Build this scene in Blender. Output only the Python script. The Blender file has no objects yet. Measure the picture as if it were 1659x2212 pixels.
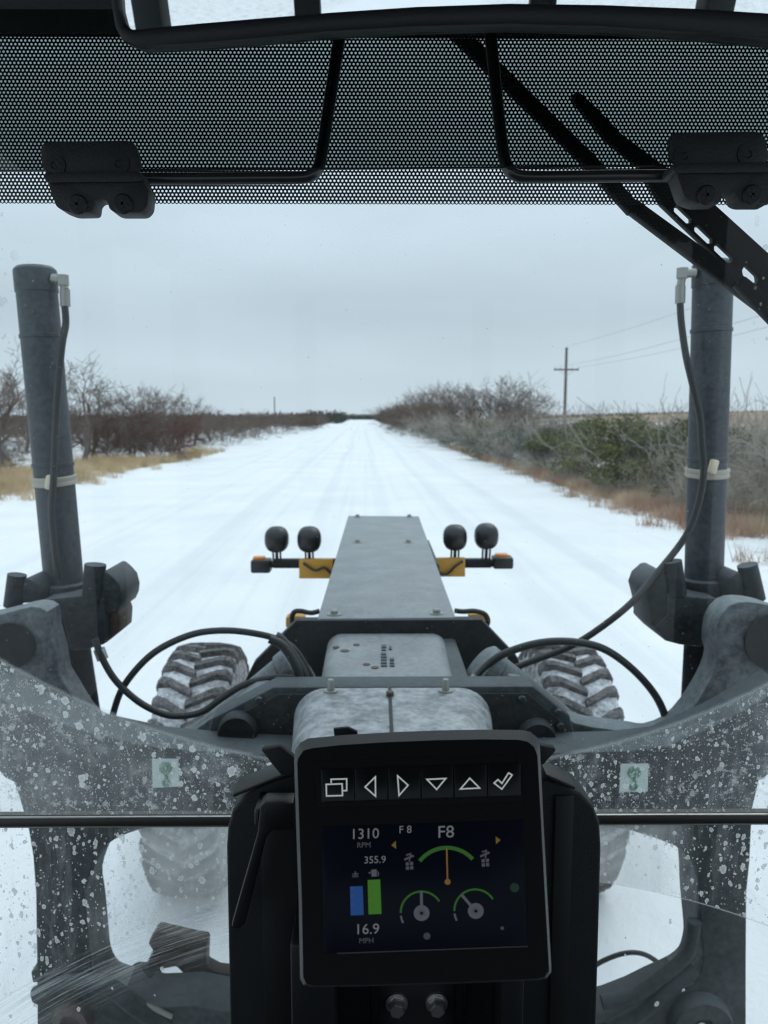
import bpy, bmesh, math, random
import numpy as np
from mathutils import Vector, Matrix
R = math.radians
sc = bpy.context.scene
C = sc.collection

# ------------------------------------------------------------------ camera
CAM = Vector((-0.065, 0.0, 2.80))
PITCH, YAW = R(-7.14), R(-0.47)
cd = bpy.data.cameras.new('camera')
cd.sensor_fit = 'VERTICAL'; cd.sensor_height = 36; cd.sensor_width = 27; cd.lens = 36 * 3000 / 4032
cd.clip_start = 0.02; cd.clip_end = 6000
cd.dof.use_dof = True; cd.dof.focus_distance = 0.80; cd.dof.aperture_fstop = 10.0
cam = bpy.data.objects.new('camera', cd); C.objects.link(cam)
cam.location = CAM; cam.rotation_euler = (R(90) + PITCH, 0, YAW)
sc.camera = cam
FD, CU, CV = 1645.8, 829.5, 1106.0                # focal length and centre in survey pixels (1659 x 2212)
CR = Matrix.Rotation(YAW, 3, 'Z') @ Matrix.Rotation(R(90) + PITCH, 3, 'X')
def ray(u, v):
    return (CR @ Vector(((u - CU) / FD, -(v - CV) / FD, -1.0))).normalized()
def P(u, v, Y):                                   # where that direction meets the upright plane y = Y
    d = ray(u, v); return CAM + d * ((Y - CAM.y) / d.y)
def PZ(u, v, Z):
    d = ray(u, v); return CAM + d * ((Z - CAM.z) / d.z)
def PP(u, v, p0, n):
    d = ray(u, v); return CAM + d * ((p0 - CAM).dot(n) / d.dot(n))

# ------------------------------------------------------------------ world and sun: overcast winter sky
SUN_EL, SUN_AZ = 48, 30
w = bpy.data.worlds.new('World'); sc.world = w; w.use_nodes = True
nt = w.node_tree; nt.nodes.clear()
def N(t, ty, **kw):
    n = t.nodes.new(ty)
    for k, v in kw.items():
        if k.startswith('i_'):
            n.inputs[int(k[2:]) if k[2:].isdigit() else k[2:].replace('_', ' ')].default_value = v
        else: setattr(n, k, v)
    return n
tc = N(nt, 'ShaderNodeTexCoord')
sep = N(nt, 'ShaderNodeSeparateXYZ'); nt.links.new(tc.outputs['Generated'], sep.inputs[0])
el = N(nt, 'ShaderNodeMath', operation='MAXIMUM', i_1=0.0); nt.links.new(sep.outputs[2], el.inputs[0])
cie = N(nt, 'ShaderNodeMath', operation='MULTIPLY_ADD', i_1=0.95, i_2=0.92); nt.links.new(el.outputs[0], cie.inputs[0])
mp = N(nt, 'ShaderNodeMapping'); mp.inputs['Scale'].default_value = (1.2, 1.2, 4.2); nt.links.new(tc.outputs['Generated'], mp.inputs[0])
nz = N(nt, 'ShaderNodeTexNoise', i_Scale=1.6, i_Detail=4.0, i_Roughness=0.5); nt.links.new(mp.outputs[0], nz.inputs['Vector'])
cl = N(nt, 'ShaderNodeMapRange'); cl.inputs[1].default_value = 0.3; cl.inputs[2].default_value = 0.72
cl.inputs[3].default_value = 0.88; cl.inputs[4].default_value = 1.06
nt.links.new(nz.outputs[0], cl.inputs[0])
mul = N(nt, 'ShaderNodeMath', operation='MULTIPLY'); 
band = N(nt, 'ShaderNodeValToRGB'); cr_ = band.color_ramp; cr_.interpolation = 'EASE'       # a broad darker bank of stratus
for e_, (p_, v_) in zip([cr_.elements[0], cr_.elements[1]] + [cr_.elements.new(.5) for _ in range(3)], ((0.0, 1.07), (1.0, .96), (.045, 1.02), (.125, .82), (.24, .93))): e_.position = p_; e_.color = (v_, v_, v_, 1)
nt.links.new(el.outputs[0], band.inputs[0])
bm_ = N(nt, 'ShaderNodeMath', operation='MULTIPLY'); nt.links.new(band.outputs[0], bm_.inputs[0]); nt.links.new(cie.outputs[0], bm_.inputs[1])
nt.links.new(bm_.outputs[0], mul.inputs[0]); nt.links.new(cl.outputs[0], mul.inputs[1])
cc = N(nt, 'ShaderNodeMixRGB', blend_type='MULTIPLY', i_Fac=1.0); cc.inputs[1].default_value = (0.755, 0.90, 1.02, 1)
nt.links.new(mul.outputs[0], cc.inputs[2])
sky = N(nt, 'ShaderNodeTexSky', sky_type='NISHITA', sun_disc=False, sun_elevation=R(SUN_EL), sun_rotation=R(SUN_AZ))
bg1 = N(nt, 'ShaderNodeBackground', i_Strength=0.05); nt.links.new(sky.outputs[0], bg1.inputs[0])
bg2 = N(nt, 'ShaderNodeBackground', i_Strength=0.90); nt.links.new(cc.outputs[0], bg2.inputs[0])
mx = N(nt, 'ShaderNodeMixShader', i_Fac=0.90); nt.links.new(bg1.outputs[0], mx.inputs[1]); nt.links.new(bg2.outputs[0], mx.inputs[2])
wo = N(nt, 'ShaderNodeOutputWorld'); nt.links.new(mx.outputs[0], wo.inputs[0])
sd = bpy.data.lights.new('sun', 'SUN'); sd.energy = 0.5; sd.angle = R(30); sd.color = (1, 0.93, 0.86)
sun = bpy.data.objects.new('sun', sd); C.objects.link(sun)
sun.rotation_euler = (R(90 - SUN_EL), 0, R(180 - SUN_AZ)); sun.location = (0, 0, 60)
sc.view_settings.view_transform = 'Standard'; sc.view_settings.look = 'None'
sc.view_settings.exposure = 0.0; sc.view_settings.gamma = 1.0
sc.render.engine = 'CYCLES'
sc.cycles.use_denoising = True
sc.cycles.max_bounces = 8; sc.cycles.transparent_max_bounces = 24
sc.cycles.diffuse_bounces = 4; sc.cycles.glossy_bounces = 4
sc.cycles.sample_clamp_indirect = 6
sc.cycles.filter_width = 1.2

# ------------------------------------------------------------------ helpers
rnd = random.Random(7)
def link(o, parent=None):
    C.objects.link(o)
    if parent is not None: o.parent = parent
    return o
def tag(o, label=None, cat=None, group=None, kind=None):
    if label: o['label'] = label
    if cat: o['category'] = cat
    if group: o['group'] = group
    if kind: o['kind'] = kind
    return o
def empty(name, loc=(0, 0, 0)):
    o = bpy.data.objects.new(name, None); o.empty_display_size = 0.1; o.location = loc
    return link(o)
def shade(me, ang=None):
    for p in me.polygons: p.use_smooth = True
    if ang is not None:
        try: me.set_sharp_from_angle(angle=R(ang))
        except Exception: pass
def mobj(name, verts, faces, mat, parent=None, smooth=None, bevel=0, seg=2):
    me = bpy.data.meshes.new(name); me.from_pydata([tuple(v) for v in verts], [], faces); me.update()
    return meobj(name, me, mat, parent, smooth, bevel, seg)
def meobj(name, me, mat, parent=None, smooth=None, bevel=0, seg=2):
    bm = bmesh.new(); bm.from_mesh(me); bmesh.ops.recalc_face_normals(bm, faces=bm.faces)
    if bevel:
        es = [e for e in bm.edges if len(e.link_faces) == 2 and e.calc_face_angle(0) > 0.5]
        bmesh.ops.bevel(bm, geom=es, offset=bevel, segments=seg, profile=0.5, affect='EDGES', clamp_overlap=True)
    bm.to_mesh(me); bm.free()
    if smooth is not None: shade(me, smooth)
    elif bevel: shade(me, 40)
    if mat: me.materials.append(mat)
    return link(bpy.data.objects.new(name, me), parent)
def box(name, lo, hi, mat, parent=None, bevel=0.0, M=None, seg=2):
    (x0, y0, z0), (x1, y1, z1) = lo, hi
    v = [Vector(p) for p in ((x0,y0,z0),(x1,y0,z0),(x1,y1,z0),(x0,y1,z0),(x0,y0,z1),(x1,y0,z1),(x1,y1,z1),(x0,y1,z1))]
    if M is not None: v = [M @ p for p in v]
    f = [(0,3,2,1),(4,5,6,7),(0,1,5,4),(1,2,6,5),(2,3,7,6),(3,0,4,7)]
    return mobj(name, v, f, mat, parent, None, bevel, seg)
def smooth_loop(pts, n=3):                        # closed Catmull-Rom
    out = []; m = len(pts)
    for i in range(m):
        p0, p1, p2, p3 = (Vector(pts[(i + k - 1) % m]) for k in range(4))
        for j in range(n):
            t = j / n
            out.append(0.5 * ((2*p1) + (p2-p0)*t + (2*p0-5*p1+4*p2-p3)*t*t + (3*p1-p0-3*p2+p3)*t**3))
    return out
def smooth_path(pts, n=6):
    out = []; m = len(pts); g = lambda i: Vector(pts[max(0, min(m - 1, i))])
    for i in range(m - 1):
        p0, p1, p2, p3 = g(i-1), g(i), g(i+1), g(i+2)
        for j in range(n):
            t = j / n
            out.append(0.5 * ((2*p1) + (p2-p0)*t + (2*p0-5*p1+4*p2-p3)*t*t + (3*p1-p0-3*p2+p3)*t**3))
    out.append(g(m-1)); return out
def prism(name, loops, ext, mat, parent=None, bevel=0.0, smooth=None, seg=2):
    """outline (and holes) in 3-D, extruded by vector ext"""
    bm = bmesh.new(); es = []
    for lp in loops:
        vs = [bm.verts.new(p) for p in lp]
        for i in range(len(vs)): es.append(bm.edges.new((vs[i], vs[(i+1) % len(vs)])))
    if len(loops) == 1: fs = [bm.faces.new([e.verts[0] for e in es])] if False else bmesh.ops.triangle_fill(bm, edges=es, use_beauty=True)['geom']
    else: fs = bmesh.ops.triangle_fill(bm, edges=es, use_beauty=True)['geom']
    fs = [f for f in bm.faces]
    r = bmesh.ops.extrude_face_region(bm, geom=fs)
    for v in r['geom']:
        if isinstance(v, bmesh.types.BMVert): v.co += Vector(ext)
    bmesh.ops.recalc_face_normals(bm, faces=bm.faces)
    if bevel:
        e2 = [e for e in bm.edges if len(e.link_faces) == 2 and e.calc_face_angle(0) > 0.9]
        bmesh.ops.bevel(bm, geom=e2, offset=bevel, segments=seg, profile=0.5, affect='EDGES', clamp_overlap=True)
    me = bpy.data.meshes.new(name); bm.to_mesh(me); bm.free()
    shade(me, smooth if smooth is not None else 35)
    me.materials.append(mat)
    return link(bpy.data.objects.new(name, me), parent)
def pix_prism(name, pts, Y, depth, mat, parent=None, bevel=0.0, holes=(), sm=0):
    o = [P(u, v, Y) for u, v in pts]
    if sm: o = smooth_loop(o, sm)
    return prism(name, [o] + [list(h) for h in holes], (0, depth, 0), mat, parent, bevel)
def tube_data(pts, rad, seg=10, cap=True):
    pts = [Vector(p) for p in pts]; n = len(pts)
    rad = rad if isinstance(rad, (list, tuple)) else [rad] * n
    V, F = [], []; up = None
    for i in range(n):
        t = (pts[min(i+1, n-1)] - pts[max(i-1, 0)]).normalized()
        if up is None:
            up = Vector((0,0,1)) if abs(t.z) < 0.9 else Vector((0,1,0))
        a = t.cross(up).normalized(); b = a.cross(t).normalized(); up = b
        for k in range(seg):
            th = 2*math.pi*k/seg
            V.append(pts[i] + (a*math.cos(th) + b*math.sin(th)) * rad[i])
    for i in range(n-1):
        for k in range(seg):
            k2 = (k+1) % seg
            F.append((i*seg+k, i*seg+k2, (i+1)*seg+k2, (i+1)*seg+k))
    if cap:
        F.append(tuple(range(seg-1, -1, -1))); F.append(tuple((n-1)*seg+k for k in range(seg)))
    return V, F
def tube(name, pts, rad, mat, parent=None, seg=10, smooth_n=0, ang=50):
    if smooth_n: pts = smooth_path(pts, smooth_n)
    V, F = tube_data(pts, rad, seg)
    return mobj(name, V, F, mat, parent, ang)
def lathe(name, prof, origin, axis, mat, parent=None, seg=32, ang=35):
    """prof: list of (distance along axis, radius)"""
    ax = Vector(axis).normalized(); a = ax.orthogonal().normalized(); b = ax.cross(a)
    V, F = [], []; n = len(prof)
    for (d, r) in prof:
        for k in range(seg):
            th = 2*math.pi*k/seg
            V.append(Vector(origin) + ax*d + (a*math.cos(th) + b*math.sin(th))*max(r, 1e-4))
    for i in range(n-1):
        for k in range(seg):
            k2 = (k+1) % seg
            F.append((i*seg+k, i*seg+k2, (i+1)*seg+k2, (i+1)*seg+k))
    F.append(tuple(range(seg-1, -1, -1))); F.append(tuple((n-1)*seg+k for k in range(seg)))
    return mobj(name, V, F, mat, parent, ang)
def copy_tree(o, parent=None):
    c = o.copy(); C.objects.link(c); c.parent = parent
    for ch in list(o.children): copy_tree(ch, c)
    return c

# ------------------------------------------------------------------ materials
def new_mat(name):
    m = bpy.data.materials.new(name); m.use_nodes = True
    return m, m.node_tree, m.node_tree.nodes['Principled BSDF']
def rgba(c): return (c[0], c[1], c[2], 1)
def grime(name, col, dust=(0.30, 0.33, 0.34), amount=0.35, rough=0.55, scale=9.0, top=0.35, metal=0.0, bump=0.15, spec=0.4, fine=60):
    """paint or steel with blotchy road dust, thicker on faces that look up"""
    m, t, b = new_mat(name)
    g = N(t, 'ShaderNodeNewGeometry'); L = t.links.new
    n1 = N(t, 'ShaderNodeTexNoise', i_Scale=scale, i_Detail=8.0, i_Roughness=0.68); L(g.outputs['Position'], n1.inputs['Vector'])
    n2 = N(t, 'ShaderNodeTexNoise', i_Scale=fine, i_Detail=5.0, i_Roughness=0.7); L(g.outputs['Position'], n2.inputs['Vector'])
    sp = N(t, 'ShaderNodeSeparateXYZ'); L(g.outputs['Normal'], sp.inputs[0])
    up = N(t, 'ShaderNodeMath', operation='MULTIPLY', i_1=top, use_clamp=True); L(sp.outputs[2], up.inputs[0])
    a = N(t, 'ShaderNodeMath', operation='ADD'); L(n1.outputs[0], a.inputs[0]); L(n2.outputs[0], a.inputs[1])
    mr = N(t, 'ShaderNodeMapRange'); mr.inputs[1].default_value = 0.80; mr.inputs[2].default_value = 1.25; mr.inputs[3].default_value = 0.0; mr.inputs[4].default_value = amount
    L(a.outputs[0], mr.inputs[0])
    s = N(t, 'ShaderNodeMath', operation='ADD', use_clamp=True); L(mr.outputs[0], s.inputs[0]); L(up.outputs[0], s.inputs[1])
    c = N(t, 'ShaderNodeMixRGB'); c.inputs[1].default_value = rgba(col); c.inputs[2].default_value = rgba(dust)
    L(s.outputs[0], c.inputs[0]); L(c.outputs[0], b.inputs['Base Color'])
    rr = N(t, 'ShaderNodeMapRange'); rr.inputs[3].default_value = rough - 0.1; rr.inputs[4].default_value = min(1, rough + 0.3)
    L(s.outputs[0], rr.inputs[0]); L(rr.outputs[0], b.inputs['Roughness'])
    b.inputs['Metallic'].default_value = metal; b.inputs['Specular IOR Level'].default_value = spec
    bp = N(t, 'ShaderNodeBump', i_Strength=bump, i_Distance=0.01); L(n2.outputs[0], bp.inputs['Height']); L(bp.outputs[0], b.inputs['Normal'])
    return m
def plain(name, col, rough=0.5, metal=0.0, spec=0.5, grain=0.0, gscale=400, emit=None, es=1.0):
    m, t, b = new_mat(name)
    b.inputs['Base Color'].default_value = rgba(col); b.inputs['Roughness'].default_value = rough
    b.inputs['Metallic'].default_value = metal; b.inputs['Specular IOR Level'].default_value = spec
    if emit: b.inputs['Emission Color'].default_value = rgba(emit); b.inputs['Emission Strength'].default_value = es
    if grain:
        g = N(t, 'ShaderNodeNewGeometry')
        n = N(t, 'ShaderNodeTexNoise', i_Scale=gscale, i_Detail=3.0); t.links.new(g.outputs['Position'], n.inputs['Vector'])
        bp = N(t, 'ShaderNodeBump', i_Strength=grain, i_Distance=0.002); t.links.new(n.outputs[0], bp.inputs['Height']); t.links.new(bp.outputs[0], b.inputs['Normal'])
        c = N(t, 'ShaderNodeMixRGB'); c.inputs[1].default_value = rgba([x*0.8 for x in col]); c.inputs[2].default_value = rgba([x*1.25 for x in col])
        n3 = N(t, 'ShaderNodeTexNoise', i_Scale=gscale*0.05, i_Detail=5.0); t.links.new(g.outputs['Position'], n3.inputs['Vector'])
        t.links.new(n3.outputs[0], c.inputs[0]); t.links.new(c.outputs[0], b.inputs['Base Color'])
    return m
def two_tone(name, c1, c2, scale=3.0, rough=0.9, lo=0.35, hi=0.65, c3=None):
    m, t, b = new_mat(name)
    g = N(t, 'ShaderNodeNewGeometry'); n = N(t, 'ShaderNodeTexNoise', i_Scale=scale, i_Detail=5.0)
    t.links.new(g.outputs['Position'], n.inputs['Vector'])
    r = N(t, 'ShaderNodeValToRGB'); r.color_ramp.elements[0].position = lo; r.color_ramp.elements[1].position = hi
    r.color_ramp.elements[0].color = rgba(c1); r.color_ramp.elements[1].color = rgba(c2)
    if c3: e = r.color_ramp.elements.new((lo+hi)/2); e.color = rgba(c3)
    t.links.new(n.outputs[0], r.inputs[0]); t.links.new(r.outputs[0], b.inputs['Base Color'])
    b.inputs['Roughness'].default_value = rough; b.inputs['Specular IOR Level'].default_value = 0.2
    return m
def snow_mat(name, track):
    m, t, b = new_mat(name); L = t.links.new
    tcn = N(t, 'ShaderNodeTexCoord')
    base = N(t, 'ShaderNodeTexNoise', i_Scale=0.35, i_Detail=6.0, i_Roughness=0.6); L(tcn.outputs['Object'], base.inputs['Vector'])
    r = N(t, 'ShaderNodeValToRGB'); r.color_ramp.elements[0].position = 0.30; r.color_ramp.elements[1].position = 0.7
    r.color_ramp.elements[0].color = (0.77, 0.78, 0.785, 1); r.color_ramp.elements[1].color = (0.87, 0.87, 0.865, 1)
    L(base.outputs[0], r.inputs[0]); col = r.outputs[0]
    h2 = N(t, 'ShaderNodeTexNoise', i_Scale=9.0, i_Detail=6.0, i_Roughness=0.65); L(tcn.outputs['Object'], h2.inputs['Vector'])
    hs = h2.outputs[0]
    if track:
        mp = N(t, 'ShaderNodeMapping'); mp.inputs['Scale'].default_value = (1.7, 0.016, 1); L(tcn.outputs['Object'], mp.inputs[0])
        s = N(t, 'ShaderNodeTexNoise', i_Scale=1.6, i_Detail=5.0, i_Roughness=0.62); L(mp.outputs[0], s.inputs['Vector'])
        mr = N(t, 'ShaderNodeMapRange'); mr.inputs[1].default_value = 0.50; mr.inputs[2].default_value = 0.72; L(s.outputs[0], mr.inputs[0])
        # two pairs of worn wheel tracks, in metres across the road
        sx = N(t, 'ShaderNodeSeparateXYZ'); L(tcn.outputs['Object'], sx.inputs[0])
        acc = None
        wob = N(t, 'ShaderNodeTexNoise', i_Scale=0.035, i_Detail=2.0); L(tcn.outputs['Object'], wob.inputs['Vector'])
        xo = N(t, 'ShaderNodeMath', operation='MULTIPLY_ADD', i_1=1.2); L(wob.outputs[0], xo.inputs[0]); L(sx.outputs[0], xo.inputs[2])
        for c0, wd in ((-1.15, .30), (0.65, .30), (2.6, .34), (4.3, .34), (-3.2, .4)):
            d = N(t, 'ShaderNodeMath', operation='SUBTRACT', i_1=c0 + 0.6); L(xo.outputs[0], d.inputs[0])
            ab = N(t, 'ShaderNodeMath', operation='ABSOLUTE'); L(d.outputs[0], ab.inputs[0])
            q = N(t, 'ShaderNodeMapRange'); q.inputs[1].default_value = wd; q.inputs[2].default_value = wd * 0.3; L(ab.outputs[0], q.inputs[0])
            if acc is None: acc = q.outputs[0]
            else:
                ad = N(t, 'ShaderNodeMath', operation='MAXIMUM'); L(acc, ad.inputs[0]); L(q.outputs[0], ad.inputs[1]); acc = ad.outputs[0]
        ad = N(t, 'ShaderNodeMath', operation='MULTIPLY_ADD', i_1=0.17, use_clamp=True); L(acc, ad.inputs[0])
        sm_ = N(t, 'ShaderNodeMath', operation='MULTIPLY', i_1=0.26); L(mr.outputs[0], sm_.inputs[0]); L(sm_.outputs[0], ad.inputs[2])
        c = N(t, 'ShaderNodeMixRGB'); c.inputs[2].default_value = (0.52, 0.55, 0.58, 1); L(ad.outputs[0], c.inputs[0]); L(col, c.inputs[1]); col = c.outputs[0]
        hm = N(t, 'ShaderNodeMath', operation='MULTIPLY_ADD', i_1=-1.2); L(ad.outputs[0], hm.inputs[0]); L(h2.outputs[0], hm.inputs[2]); hs = hm.outputs[0]
    else:
        # litter and dead grass poking through the snow off the road
        lt = N(t, 'ShaderNodeTexNoise', i_Scale=0.9, i_Detail=8.0, i_Roughness=0.75); L(tcn.outputs['Object'], lt.inputs['Vector'])
        mr = N(t, 'ShaderNodeMapRange'); mr.inputs[1].default_value = 0.52; mr.inputs[2].default_value = 0.62; L(lt.outputs[0], mr.inputs[0])
        sx = N(t, 'ShaderNodeSeparateXYZ'); L(tcn.outputs['Object'], sx.inputs[0])
        rr = N(t, 'ShaderNodeMapRange'); rr.inputs[1].default_value = 7.2; rr.inputs[2].default_value = 8.6; L(sx.outputs[0], rr.inputs[0])
        ll = N(t, 'ShaderNodeMapRange'); ll.inputs[1].default_value = -11.0; ll.inputs[2].default_value = -13.0; L(sx.outputs[0], ll.inputs[0])
        am = N(t, 'ShaderNodeMath', operation='MAXIMUM'); L(rr.outputs[0], am.inputs[0]); L(ll.outputs[0], am.inputs[1])
        ml = N(t, 'ShaderNodeMath', operation='MULTIPLY'); L(am.outputs[0], ml.inputs[0]); L(mr.outputs[0], ml.inputs[1])
        c = N(t, 'ShaderNodeMixRGB'); c.inputs[2].default_value = (0.24, 0.17, 0.11, 1); L(ml.outputs[0], c.inputs[0]); L(col, c.inputs[1]); col = c.outputs[0]
    L(col, b.inputs['Base Color'])
    b.inputs['Roughness'].default_value = 0.75; b.inputs['Specular IOR Level'].default_value = 0.2
    bp = N(t, 'ShaderNodeBump', i_Strength=0.5, i_Distance=0.04); L(hs, bp.inputs['Height']); L(bp.outputs[0], b.inputs['Normal'])
    return m

M_snow = snow_mat('snow', False); M_road = snow_mat('packed_snow', True)
M_slate = grime('dark_slate_paint', (0.010, 0.013, 0.016), dust=(0.20, 0.23, 0.24), amount=0.17, top=0.32, spec=0.22)
M_black = grime('black_steel', (0.005, 0.006, 0.007), dust=(0.2, 0.22, 0.23), amount=0.07, top=0.22, spec=0.15)
M_cyl = grime('cylinder_paint', (0.024, 0.030, 0.037), amount=0.16, top=0.2, scale=5)
M_arm = grime('dusty_slate', (0.022, 0.028, 0.032), dust=(0.33, 0.37, 0.38), amount=0.38, top=0.45, scale=12, spec=0.25)
M_plate = grime('grey_cover_plate', (0.155, 0.168, 0.174), dust=(0.40, 0.42, 0.43), amount=0.5, top=0.12, scale=7, rough=0.5, bump=0.2)
M_hump = grime('salted_cover', (0.115, 0.128, 0.134), dust=(0.66, 0.68, 0.70), amount=0.55, top=0.03, scale=13, rough=0.5, fine=38)
M_yellow = grime('yellow_paint', (0.62, 0.30, 0.02), dust=(0.3, 0.25, 0.18), amount=0.35, top=0.05, scale=20)
M_rust = grime('rusty_steel', (0.050, 0.028, 0.019), dust=(0.18, 0.15, 0.13), amount=0.3, top=0.2, scale=18)
M_hose = plain('rubber_hose', (0.018, 0.019, 0.018), 0.45, grain=0.2, gscale=150)
M_zinc = plain('zinc_fitting', (0.30, 0.30, 0.27), 0.45, 0.5)
M_bolt = plain('bolt_steel', (0.45, 0.44, 0.42), 0.35, 0.9, grain=0.1)
M_tie = plain('weathered_tie', (0.42, 0.38, 0.32), 0.7, grain=0.2, gscale=80)
M_tag = plain('cream_tag', (0.7, 0.6, 0.45), 0.7)
M_tyre = grime('snow_packed_tyre', (0.07, 0.065, 0.063), dust=(0.75, 0.75, 0.77), amount=1.0, top=0.30, scale=11, rough=0.85, fine=40)
M_lug = grime('tyre_rubber', (0.032, 0.028, 0.027), dust=(0.55, 0.53, 0.53), amount=0.38, top=0.0, scale=14, rough=0.8)
M_rim = grime('wheel_rim', (0.5, 0.28, 0.03), amount=0.5)
M_amber = plain('amber_lens', (0.85, 0.25, 0.03), 0.2)
M_lampblk = plain('lamp_housing', (0.010, 0.010, 0.011), 0.4, grain=0.2, gscale=80)
M_lens = plain('lamp_glass', (0.75, 0.78, 0.8), 0.1)
M_decal = plain('white_decal', (0.62, 0.70, 0.68), 0.6, grain=0.2, gscale=300)
M_green = plain('faded_green_ink', (0.10, 0.30, 0.18), 0.6)
M_dash = plain('black_dash_plastic', (0.013, 0.016, 0.017), 0.6, spec=0.3, grain=0.35, gscale=900)
M_dash2 = plain('smooth_dash_plastic', (0.009, 0.010, 0.011), 0.45, spec=0.35, grain=0.15, gscale=500)
M_bezel = plain('monitor_plastic', (0.0035, 0.004, 0.004), 0.5, spec=0.12, grain=0.15, gscale=900)
M_chamfer = plain('monitor_chamfer_grey', (0.055, 0.060, 0.060), 0.5, spec=0.3, grain=0.15, gscale=900)  # paler grey than the housing plastic, for its chamfer faces only
M_screen = plain('screen_glass', (0.002, 0.003, 0.006), 0.25, spec=0.08, emit=(0.1, 0.18, 0.35), es=0.006)
M_key = plain('key_plastic', (0.004, 0.005, 0.005), 0.3, spec=0.25)
M_sym = plain('key_print', (0.75, 0.76, 0.70), 0.6, emit=(0.85, 0.88, 0.8), es=0.17)
M_channel = plain('dark_channel', (0.006, 0.007, 0.007), 0.6)
M_cab = plain('cab_lining', (0.012, 0.015, 0.016), 0.8, grain=0.4, gscale=300)
M_seal = plain('window_seal', (0.020, 0.016, 0.012), 0.5)
M_frit = plain('black_frit', (0.004, 0.006, 0.006), 0.5)
M_hinge = plain('hinge_plastic', (0.013, 0.015, 0.016), 0.5, spec=0.3, grain=0.3, gscale=500)
M_rod = plain('black_rod', (0.012, 0.013, 0.014), 0.28, spec=0.6)
M_mirror = plain('mirror_silver', (0.86, 0.90, 0.90), 0.01, 1.0)
M_mframe = plain('mirror_frame_plastic', (0.010, 0.011, 0.012), 0.4, spec=0.3, grain=0.1)
M_wiper = plain('wiper_black', (0.005, 0.005, 0.005), 0.5, spec=0.15)
M_hub = plain('hood_paint', (0.5, 0.3, 0.02), 0.5, grain=0.1)
M_wood = two_tone('pole_wood', (0.11, 0.095, 0.08), (0.20, 0.18, 0.16), 6)
M_wire = plain('wire', (0.08, 0.08, 0.085), 0.6)
M_bark = two_tone('grey_bark', (0.11, 0.09, 0.08), (0.21, 0.185, 0.165), 0.7)
M_brown = two_tone('brown_twigs', (0.11, 0.078, 0.063), (0.19, 0.145, 0.12), 0.6)
M_red = two_tone('red_brown_twigs', (0.12, 0.062, 0.052), (0.18, 0.105, 0.085), 0.6)
M_greytw = two_tone('grey_twigs', (0.22, 0.19, 0.16), (0.47, 0.43, 0.37), 0.8)
M_far = two_tone('far_wood_twigs', (0.085, 0.062, 0.052), (0.14, 0.11, 0.092), 0.05)
M_farg = two_tone('far_evergreen', (0.022, 0.035, 0.028), (0.05, 0.065, 0.05), 0.08)
M_cedar = two_tone('juniper_green', (0.045, 0.058, 0.028), (0.20, 0.20, 0.085), 1.4)
M_sage = two_tone('grey_green_scrub', (0.080, 0.095, 0.078), (0.21, 0.22, 0.18), 1.2)
M_grass = two_tone('dead_grass', (0.40, 0.28, 0.15), (0.68, 0.53, 0.34), 0.9)
M_grassr = two_tone('red_dead_grass', (0.30, 0.15, 0.10), (0.62, 0.48, 0.34), 0.6)
M_hill = two_tone('winter_pasture', (0.22, 0.155, 0.10), (0.42, 0.31, 0.21), 0.12)

def glass_mat(name, tint, refl=1.0):
    m = bpy.data.materials.new(name); m.use_nodes = True; t = m.node_tree; t.nodes.clear()
    tr = N(t, 'ShaderNodeBsdfTransparent'); tr.inputs[0].default_value = rgba(tint)
    gl = N(t, 'ShaderNodeBsdfGlossy', i_Roughness=0.0); gl.inputs[0].default_value = (1, 1, 1, 1)
    fr = N(t, 'ShaderNodeFresnel', i_IOR=1.45)
    mu = N(t, 'ShaderNodeMath', operation='MULTIPLY', i_1=refl, use_clamp=True); t.links.new(fr.outputs[0], mu.inputs[0])
    mx = N(t, 'ShaderNodeMixShader'); t.links.new(mu.outputs[0], mx.inputs[0]); t.links.new(tr.outputs[0], mx.inputs[1]); t.links.new(gl.outputs[0], mx.inputs[2])
    out = N(t, 'ShaderNodeOutputMaterial'); t.links.new(mx.outputs[0], out.inputs[0])
    return m, t, mx, out
M_smoke, _, _, _ = glass_mat('smoked_acrylic', (0.28, 0.325, 0.315), 0.6)

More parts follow.
